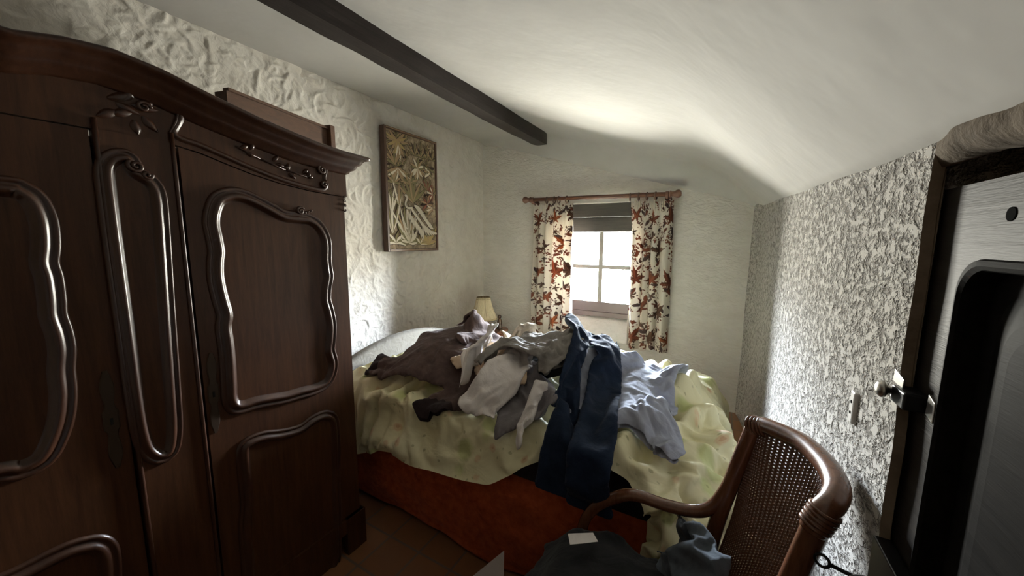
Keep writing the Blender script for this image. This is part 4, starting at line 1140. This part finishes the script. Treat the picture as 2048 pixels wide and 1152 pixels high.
def drop(name, P, F, mat, frames, rest=None, bend=.35, tens=14, mass=.25, shear=6, self_col=True, dist=.006, sub=1, thick=.0, keep=True, fric=40, air=1.2, pins=None):
    """lets the cloth P (with unstretched shape rest) fall and settle, then freezes it"""
    me = bpy.data.meshes.new(name); me.from_pydata([tuple(p) for p in P], [], [tuple(f) for f in F]); me.update()
    o = link_mesh(name, me, mat, None, True)
    cl = o.modifiers.new('cloth', 'CLOTH'); s = cl.settings
    s.quality = 6; s.mass = mass; s.tension_stiffness = tens; s.compression_stiffness = tens; s.shear_stiffness = shear
    s.bending_stiffness = bend; s.tension_damping = 8; s.compression_damping = 8; s.shear_damping = 8; s.bending_damping = .6; s.air_damping = air
    if rest is not None:
        o.shape_key_add(name='basis', from_mix=False); k = o.shape_key_add(name='rest', from_mix=False)
        k.data.foreach_set('co', np.ascontiguousarray(rest, np.float32).ravel()); k.value = 0.0
        s.rest_shape_key = k
    if pins is not None:
        vg = o.vertex_groups.new(name='pin'); vg.add([int(i) for i in pins], 1.0, 'REPLACE'); s.vertex_group_mass = 'pin'
    c = cl.collision_settings; c.distance_min = dist; c.collision_quality = 3; c.friction = fric; c.use_self_collision = self_col; c.self_distance_min = .005; c.self_friction = 6
    cl.point_cache.frame_start = 1; cl.point_cache.frame_end = frames
    for fr in range(1, frames + 1): scene.frame_set(fr)
    dg = bpy.context.evaluated_depsgraph_get(); ev = o.evaluated_get(dg)
    co = np.zeros(len(me.vertices) * 3, np.float32); ev.data.vertices.foreach_get('co', co)
    o.modifiers.remove(cl)
    if rest is not None: o.shape_key_clear()
    me.vertices.foreach_set('co', co); me.update()
    scene.frame_set(1)
    if keep: make_collider(o, .004, fric)
    o['_sub'] = sub; o['_thick'] = thick
    return o
def crumple(P, c, z, ang, sx, sy, seed, amp=.05, freq=9, tilt=(0, 0)):
    """gathers the flat piece towards its middle so that spare cloth buckles into folds"""
    r = np.random.default_rng(seed); q = P.copy(); m = q[:, :2].mean(0); d = q[:, :2] - m
    w = np.zeros(len(q)); sh = np.zeros((len(q), 2))
    for k in range(5):
        a = r.uniform(0, 6.28); kx, ky = math.cos(a) * freq * r.uniform(.6, 1.6), math.sin(a) * freq * r.uniform(.6, 1.6); ph = r.uniform(0, 6.28)
        w += np.sin(d[:, 0] * kx + d[:, 1] * ky + ph) * r.uniform(.4, 1)
        sh[:, 0] += np.sin(d[:, 1] * ky + ph) * .012; sh[:, 1] += np.cos(d[:, 0] * kx + ph) * .012
    d2 = d * [sx, sy] + sh; ca, sa = math.cos(ang), math.sin(ang)
    X, Y = c[0] + d2[:, 0] * ca - d2[:, 1] * sa, c[1] + d2[:, 0] * sa + d2[:, 1] * ca
    if z > 0: base = z
    else: base = top_of_pile(np.column_stack([X, Y])) + .022
    w = amp * w / 2; w = w - np.min(w)
    return np.column_stack([X, Y, base + q[:, 2] * 1.5 + w + tilt[0] * d2[:, 0] + tilt[1] * d2[:, 1]])
from mathutils.bvhtree import BVHTree
_bvh = {}
def top_of_pile(xy, radius=.05):
    """height of whatever already lies there (highest within a small radius)"""
    trees = []
    for o in COLLIDERS:
        if o.name not in _bvh:
            me = o.data; _bvh[o.name] = BVHTree.FromPolygons([v.co[:] for v in me.vertices], [tuple(p.vertices) for p in me.polygons])
        trees.append(_bvh[o.name])
    off = [(0, 0)] + [(radius * math.cos(a), radius * math.sin(a)) for a in np.linspace(0, 2 * math.pi, 7)[:-1]]
    cache = {}; out = np.zeros(len(xy))
    for i, (x, y) in enumerate(xy):
        best = .60
        for dx, dy in off:
            k = (round((x + dx) * 50), round((y + dy) * 50))
            if k not in cache:
                h = 0.0
                for t in trees:
                    hit = t.ray_cast(Vector((k[0] / 50, k[1] / 50, 3.0)), Vector((0, 0, -1)))
                    if hit[0] is not None: h = max(h, hit[0].z)
                cache[k] = h
            best = max(best, cache[k])
        out[i] = best
    return out
def finish(o):
    sub, th = o['_sub'], o['_thick']; del o['_sub']; del o['_thick']
    for m in list(o.modifiers):
        if m.type == 'COLLISION': o.modifiers.remove(m)
    if th: s = o.modifiers.new('solid', 'SOLIDIFY'); s.thickness = th; s.offset = 1
    if sub: s = o.modifiers.new('subsurf', 'SUBSURF'); s.levels = sub; s.render_levels = sub
    return o
import time as _time
_t0 = _time.time()
def lap(k): print('lap', k, round(_time.time() - _t0, 1))
# temporary shapes that carry the cloth while it falls
def temp_box(x0, x1, y0, y1, z0, z1, n=8, bev=.03):
    m = MB().box(x0, x1, y0, y1, z0, z1); o = m.build('temp'); 
    bm = bmesh.new(); bm.from_mesh(o.data); bmesh.ops.bevel(bm, geom=bm.edges[:], offset=bev, segments=3, affect='EDGES', profile=.5)
    bmesh.ops.triangulate(bm, faces=bm.faces[:]); bm.to_mesh(o.data); bm.free(); make_collider(o); return o
TEMP = [temp_box(BX0 - .05, BX1 - .01, BY0 - .004, BY1, .30, MZ, bev=.05), temp_box(BX0 - .2, BX1 + .0, BY0 - .045, BY1, .02, .475, bev=.03)]

# sheet
def hang(x):
    return np.interp(x, [-2.1, -1.85, -1.5, -1.2, -1.0, -.86, -.70, -.45, -.30, -.235, -.18, .1, .6], [.38, .37, .33, .29, .27, .25, .13, .06, .06, .12, .32, .42, .42])
hx = np.concatenate([np.linspace(-2.12, -.32, 60), np.linspace(-.31, -.15, 12), np.linspace(-.14, .42, 20)])
ol = [(x, BY0 - hang(x)) for x in hx] + [(.43, y) for y in np.linspace(1.1, 2.9, 40)] + [(x, 2.92 + .03 * math.sin(x * 7)) for x in np.linspace(.40, -2.11, 60)] + [(-2.13, y) for y in np.linspace(2.85, 1.1, 40)]
P0, F0, UV0 = garment(ol, .026, double=False, seed=3)
xy = UV0
W = P0.copy(); W[:, 2] = MZ + .03
r_ = np.random.default_rng(2)
for k in range(70):
    a = r_.uniform(0, 3.14); kx, ky = math.cos(a), math.sin(a); fr = r_.uniform(14, 60); c_ = np.array([r_.uniform(-2, .3), r_.uniform(1.2, 2.8)])
    e_ = np.exp(-np.sum((xy - c_) ** 2, 1) / (2 * r_.uniform(.12, .35) ** 2))
    W[:, 2] += .022 * e_ * np.sin(fr * (xy[:, 0] * kx + xy[:, 1] * ky) + r_.uniform(0, 6))
Rst = P0.copy(); Rst[:, 0] *= 1.07; Rst[:, 1] *= 1.05; Rst[:, 2] = 0
sheet = drop('bed_sheet', W, F0, 'sheet_print', 40, rest=Rst, bend=.025, tens=20, mass=.2, self_col=False, dist=.005, sub=2, thick=.0, fric=20)
def add_uv(o, uv):
    l = o.data.uv_layers.new(name='flat'); vi = np.zeros(len(o.data.loops), np.int32); o.data.loops.foreach_get('vertex_index', vi)
    l.data.foreach_set('uv', np.asarray(uv, np.float32)[vi].ravel())
add_uv(sheet, UV0)
tag(sheet, 'pale yellow floral bed sheet crumpled over the mattress and hanging off its side', 'bed sheet')
lap('sheet')

# soft core under the heap: lower garments of the pile that never show
def mound_z(x, y):
    z = 0.0 * x
    for cx, cy_, h, sx, sy, fr in ((-1.47, 1.88, .315, .35, .33, 1.5), (-1.00, 1.92, .19, .36, .32, 1.6), (-.66, 1.98, .30, .30, .33, 1.5), (-.34, 1.92, .20, .21, .34, 1.5)):
        q = np.sqrt(((x - cx) / sx) ** 2 + ((y - cy_) / np.where(y < cy_, sy * fr, sy)) ** 2)
        z = np.maximum(z, h * np.exp(-q ** 2.6))
    return MZ - .03 + z
gx, gy = np.meshgrid(np.linspace(-2.0, .0, 50), np.linspace(1.42, 2.6, 34), indexing='ij')
P = np.stack([gx, gy, mound_z(gx, gy)], -1)
o = grid_mesh('temp', P[::-1], None)
print('mound normal', o.data.polygons[10].normal[:]); make_collider(o); TEMP.append(o)

def rect(w, h, n=10, j=.01, seed=0):
    r = np.random.default_rng(seed); t = np.linspace(0, 1, n)[:-1]
    p = [(w * (a - .5), -h / 2) for a in t] + [(w / 2, h * (a - .5)) for a in t] + [(w * (.5 - a), h / 2) for a in t] + [(-w / 2, h * (.5 - a)) for a in t]
    return [(x + r.uniform(-j, j), y + r.uniform(-j, j)) for x, y in p]
def shirt(w, h, sl, sw):
    # body with two sleeves, neck at the top
    return [(-w / 2, -h / 2), (w / 2, -h / 2), (w / 2, h / 2 - sw - .02), (w / 2 + sl * .86, h / 2 - sw - sl * .55), (w / 2 + sl, h / 2 - sw * .35 - sl * .45), (w / 2 - .02, h / 2 - .01), (.09, h / 2 + .02), (.0, h / 2 - .03), (-.09, h / 2 + .02),
            (-w / 2 + .02, h / 2 - .01), (-w / 2 - sl, h / 2 - sw * .35 - sl * .45), (-w / 2 - sl * .86, h / 2 - sw - sl * .55), (-w / 2, h / 2 - sw - .02)]
def trousers(wst, L, leg, rise):
    return [(-wst / 2, 0), (wst / 2, 0), (wst / 2 + .035, -rise * .8), (wst / 2 + .01, -L), (wst / 2 + .01 - leg, -L), (.012, -rise), (-.012, -rise), (-wst / 2 - .01 + leg, -L), (-wst / 2 - .01, -L), (-wst / 2 - .035, -rise * .8)]

# clothes on the chair seat
TEMP.append(temp_box(-.40, .06, .74, 1.13, .36, .545, bev=.06)); TEMP.append(temp_box(.10, .16, .78, 1.24, .40, 1.0, bev=.02))
P_, F_, U_ = garment(rect(.72, .58, 12, .02, 41), .030, True, None, 41)
o = drop('jacket', crumple(P_, (-.17, .92), .60, .15, .78, .80, 43, .035, 10), F_, 'charcoal_cloth', 36, rest=P_ * [1, 1, .2], bend=1.2, sub=1, mass=.35)
tag(o, 'charcoal jacket thrown over the seat of the cane armchair', 'jacket'); lap('jacket')
P_, F_, U_ = garment(rect(.36, .44, 10, .015, 44), .026, True, None, 44)
o = drop('pullover', crumple(P_, (.03, 1.06), .76, .6, .66, .74, 46, .04, 13, (.3, .0)), F_, 'slate_cloth', 36, rest=P_ * [1, 1, .2], bend=.8, sub=1, mass=.3)
tag(o, 'slate blue pullover folded against the cane back of the armchair', 'pullover'); lap('pullover')

# pale blue shirt, right of the heap
P_, F_, U_ = garment(rect(.66, 1.02, 12, .02, 2), .026, True, lambda x, y: y < -.49, 5)
o = drop('shirt', crumple(P_, (-.355, 1.80), 0, .08, .74, .78, 4, .045, 13), F_, 'pale_blue_cotton', 36, rest=P_ * [1.0, 1.0, .2], bend=.25, sub=1, mass=.15, tens=20)
tag(o, 'crumpled pale blue grey shirt heaped at the right end of the clothes pile', 'shirt'); lap('pale shirt')
# brown fleece, left of the heap
P_, F_, U_ = garment(shirt(1.02, 1.04, .22, .26), .031, True, lambda x, y: y < -.51 or abs(x) > .66, 6)
o = drop('fleece_sweater', crumple(P_, (-1.43, 1.79), 0, -1.45, .78, .74, 9, .05, 9), F_, 'brown_fleece', 40, rest=P_ * [1.0, 1.0, .2], bend=1.0, sub=1, mass=.35, thick=.006)
o.data.materials.append(M['brown_rib'])
for pl_ in o.data.polygons:
    c_ = U_[list(pl_.vertices)].mean(0)
    if c_[1] < -.45 or abs(c_[0]) > .62: pl_.material_index = 1
tag(o, 'dark brown fleece sweater bunched up at the left end of the clothes pile', 'sweater'); lap('fleece')
P_, F_, U_ = garment(rect(.42, .64, 10, .03, 51), .030, True, None, 17)
o = drop('scarf', crumple(P_, (-1.33, 1.95), 0, .55, .72, .66, 57, .06, 12), F_, 'brown_fleece', 32, rest=P_ * [1, 1, .2], bend=.8, sub=1, mass=.3)
tag(o, 'brown fleece scarf folded on top of the brown sweater', 'scarf'); lap('scarf')
# light denim at the back
P_, F_, U_ = garment(trousers(.44, .95, .20, .28), .032, True, lambda x, y: y < -.94, 7)
o = drop('jeans', crumple(P_, (-.84, 2.18), 0, 1.5, .66, .62, 21, .06, 10), F_, 'blue_denim', 34, rest=P_ * [1, 1, .2], bend=1.2, sub=1, mass=.35)
tag(o, 'faded blue jeans crumpled at the far side of the pile before the left curtain', 'jeans'); lap('blue jeans')
# black T-shirt
P_, F_, U_ = garment(shirt(.46, .56, .14, .16), .030, True, lambda x, y: y < -.27, 8)
o = drop('t_shirt', crumple(P_, (-.82, 1.90), 0, .6, .70, .72, 13, .04, 11), F_, 'black_cotton', 30, rest=P_ * [1, 1, .2], bend=.4, sub=1, mass=.2)
tag(o, 'black t-shirt half buried between the grey jersey and the dark blue jeans', 't-shirt'); lap('black')
# grey trousers hanging towards the edge
P_, F_, U_ = garment(rect(.38, .52, 10, .01, 4), .030, True, None, 9)
o = drop('trousers', crumple(P_, (-.74, 1.57), 0, .25, .80, .90, 15, .02, 9), F_, 'grey_wool', 30, rest=P_ * [1, 1, .2], bend=.8, sub=1, mass=.3)
tag(o, 'dark grey folded trousers lying under the white sock near the bed edge', 'trousers'); lap('grey trousers')
# beige undershirt, towelling cloth
P_, F_, U_ = garment(shirt(.44, .56, .12, .14), .028, True, None, 10)
o = drop('undershirt', crumple(P_, (-1.03, 1.66), 0, .5, .68, .74, 17, .05, 13), F_, 'beige_cotton', 32, rest=P_ * [1, 1, .2], bend=.25, sub=1, mass=.15)
tag(o, 'beige undershirt rumpled beside the brown sweater in the middle of the pile', 'undershirt'); lap('beige')
P_, F_, U_ = garment(rect(.30, .52, 10, .012, 12), .026, True, None, 11)
o = drop('towel', crumple(P_, (-.93, 1.555), 0, .22, .72, .84, 19, .04, 12), F_, 'white_towel', 32, rest=P_ * [1, 1, .2], bend=.5, sub=1, mass=.3)
tag(o, 'off-white towelling cloth hanging down the front of the clothes pile', 'towel'); lap('towel')
# grey jersey on top of the middle
P_, F_, U_ = garment(shirt(.56, .54, .20, .17), .028, True, lambda x, y: y < -.26, 12)
o = drop('jersey', crumple(P_, (-.82, 1.72), 0, 1.2, .68, .70, 23, .03, 12), F_, 'grey_jersey', 34, rest=P_ * [1, 1, .2], bend=.6, sub=1, mass=.25)
tag(o, 'warm grey jersey sweater twisted on top of the pile beside the dark jeans', 'sweater'); lap('jersey')
# white cotton vest, cream blouse
P_, F_, U_ = garment(rect(.32, .30, 9, .02, 14), .022, True, None, 13)
o = drop('vest', crumple(P_, (-1.11, 1.58), 0, 1.0, .66, .72, 27, .03, 15), F_, 'white_cotton', 32, rest=P_ * [1, 1, .2], bend=.2, sub=1, mass=.12)
tag(o, 'small white cotton vest scrunched between brown sweater and grey jersey', 'vest'); lap('vest')
P_, F_, U_ = garment(rect(.36, .30, 9, .02, 16), .026, True, None, 14)
o = drop('blouse', crumple(P_, (-1.02, 1.96), 0, .2, .74, .74, 29, .03, 14), F_, 'cream_cotton', 28, rest=P_ * [1, 1, .2], bend=.2, sub=1, mass=.12)
tag(o, 'cream blouse lying at the back of the pile next to the faded jeans', 'blouse'); lap('cream')
# white sock
sock = [(-.045, .20), (.045, .20), (.045, -.02), (.052, -.10), (.045, -.19), (.0, -.215), (-.045, -.19), (-.05, -.10), (-.045, 0)]
P_, F_, U_ = garment(sock, .020, True, lambda x, y: y > .19, 15)
W_ = P_.copy(); ts = (.20 - P_[:, 1]) / .415
W_[:, 0] = -.66 - .13 * ts + P_[:, 0] * .8; W_[:, 1] = 1.45 - .20 * ts; W_[:, 2] = .90 - .20 * ts + P_[:, 2] * 3
o = drop('sock', W_, F_, 'white_cotton', 30, rest=P_ * [1, 1, .2], bend=.4, sub=1, mass=.12, pins=[i for i in range(len(P_)) if P_[i, 1] > .17])
tag(o, 'long white sock hanging toe down over the yellow sheet', 'sock'); lap('sock')
# dark blue jeans lying over everything, legs off the bed
P_, F_, U_ = garment(trousers(.40, 1.26, .192, .27), .028, True, lambda x, y: y < -1.25, 16)
pth = resample(spline([(2.22, 1.10), (2.0, 1.12), (1.75, 1.11), (1.50, 1.05), (1.36, .96), (1.275, .84), (1.245, .70), (1.238, .56)], 8), .01)
sl = np.concatenate([[0], np.cumsum(np.linalg.norm(np.diff(pth, axis=0), axis=1))]); dn = -P_[:, 1] / 1.26
yv_ = np.interp(dn * sl[-1], sl, pth[:, 0]); zv_ = np.interp(dn * sl[-1], sl, pth[:, 1])
lt_ = np.clip((-P_[:, 1] - .24) / .22, 0, 1); sg_ = np.sign(P_[:, 0] + 1e-9)       # the right leg lies a little over the left one
xl_ = (1 - lt_) * P_[:, 0] * .82 + lt_ * sg_ * (.072 + (np.abs(P_[:, 0]) - .114) * .93)
up_ = P_[:, 2] * 1.6 + lt_ * np.where(sg_ > 0, .022, -.004)
W_ = np.column_stack([np.interp(yv_, [1.25, 2.05, 2.3], [-.425, -.70, -.75]) + xl_, yv_ - up_ * np.clip((dn - .62) / .15, 0, 1), zv_ + up_ * np.clip((.80 - dn) / .15, 0, 1) + .012 * np.sin(P_[:, 0] * 26 + P_[:, 1] * 5) * (1 - lt_)])
o = drop('jeans', W_, F_, 'navy_denim', 46, rest=P_ * [1, 1, .2], bend=1.4, sub=1, mass=.4, fric=40, tens=25, pins=[i for i in range(len(P_)) if P_[i, 1] < -1.24])
tag(o, 'dark navy jeans draped over the pile with both legs hanging off the bed', 'jeans'); lap('navy jeans')


for o in TEMP:
    COLLIDERS.remove(o); bpy.data.objects.remove(o)
for o in list(COLLIDERS): finish(o)
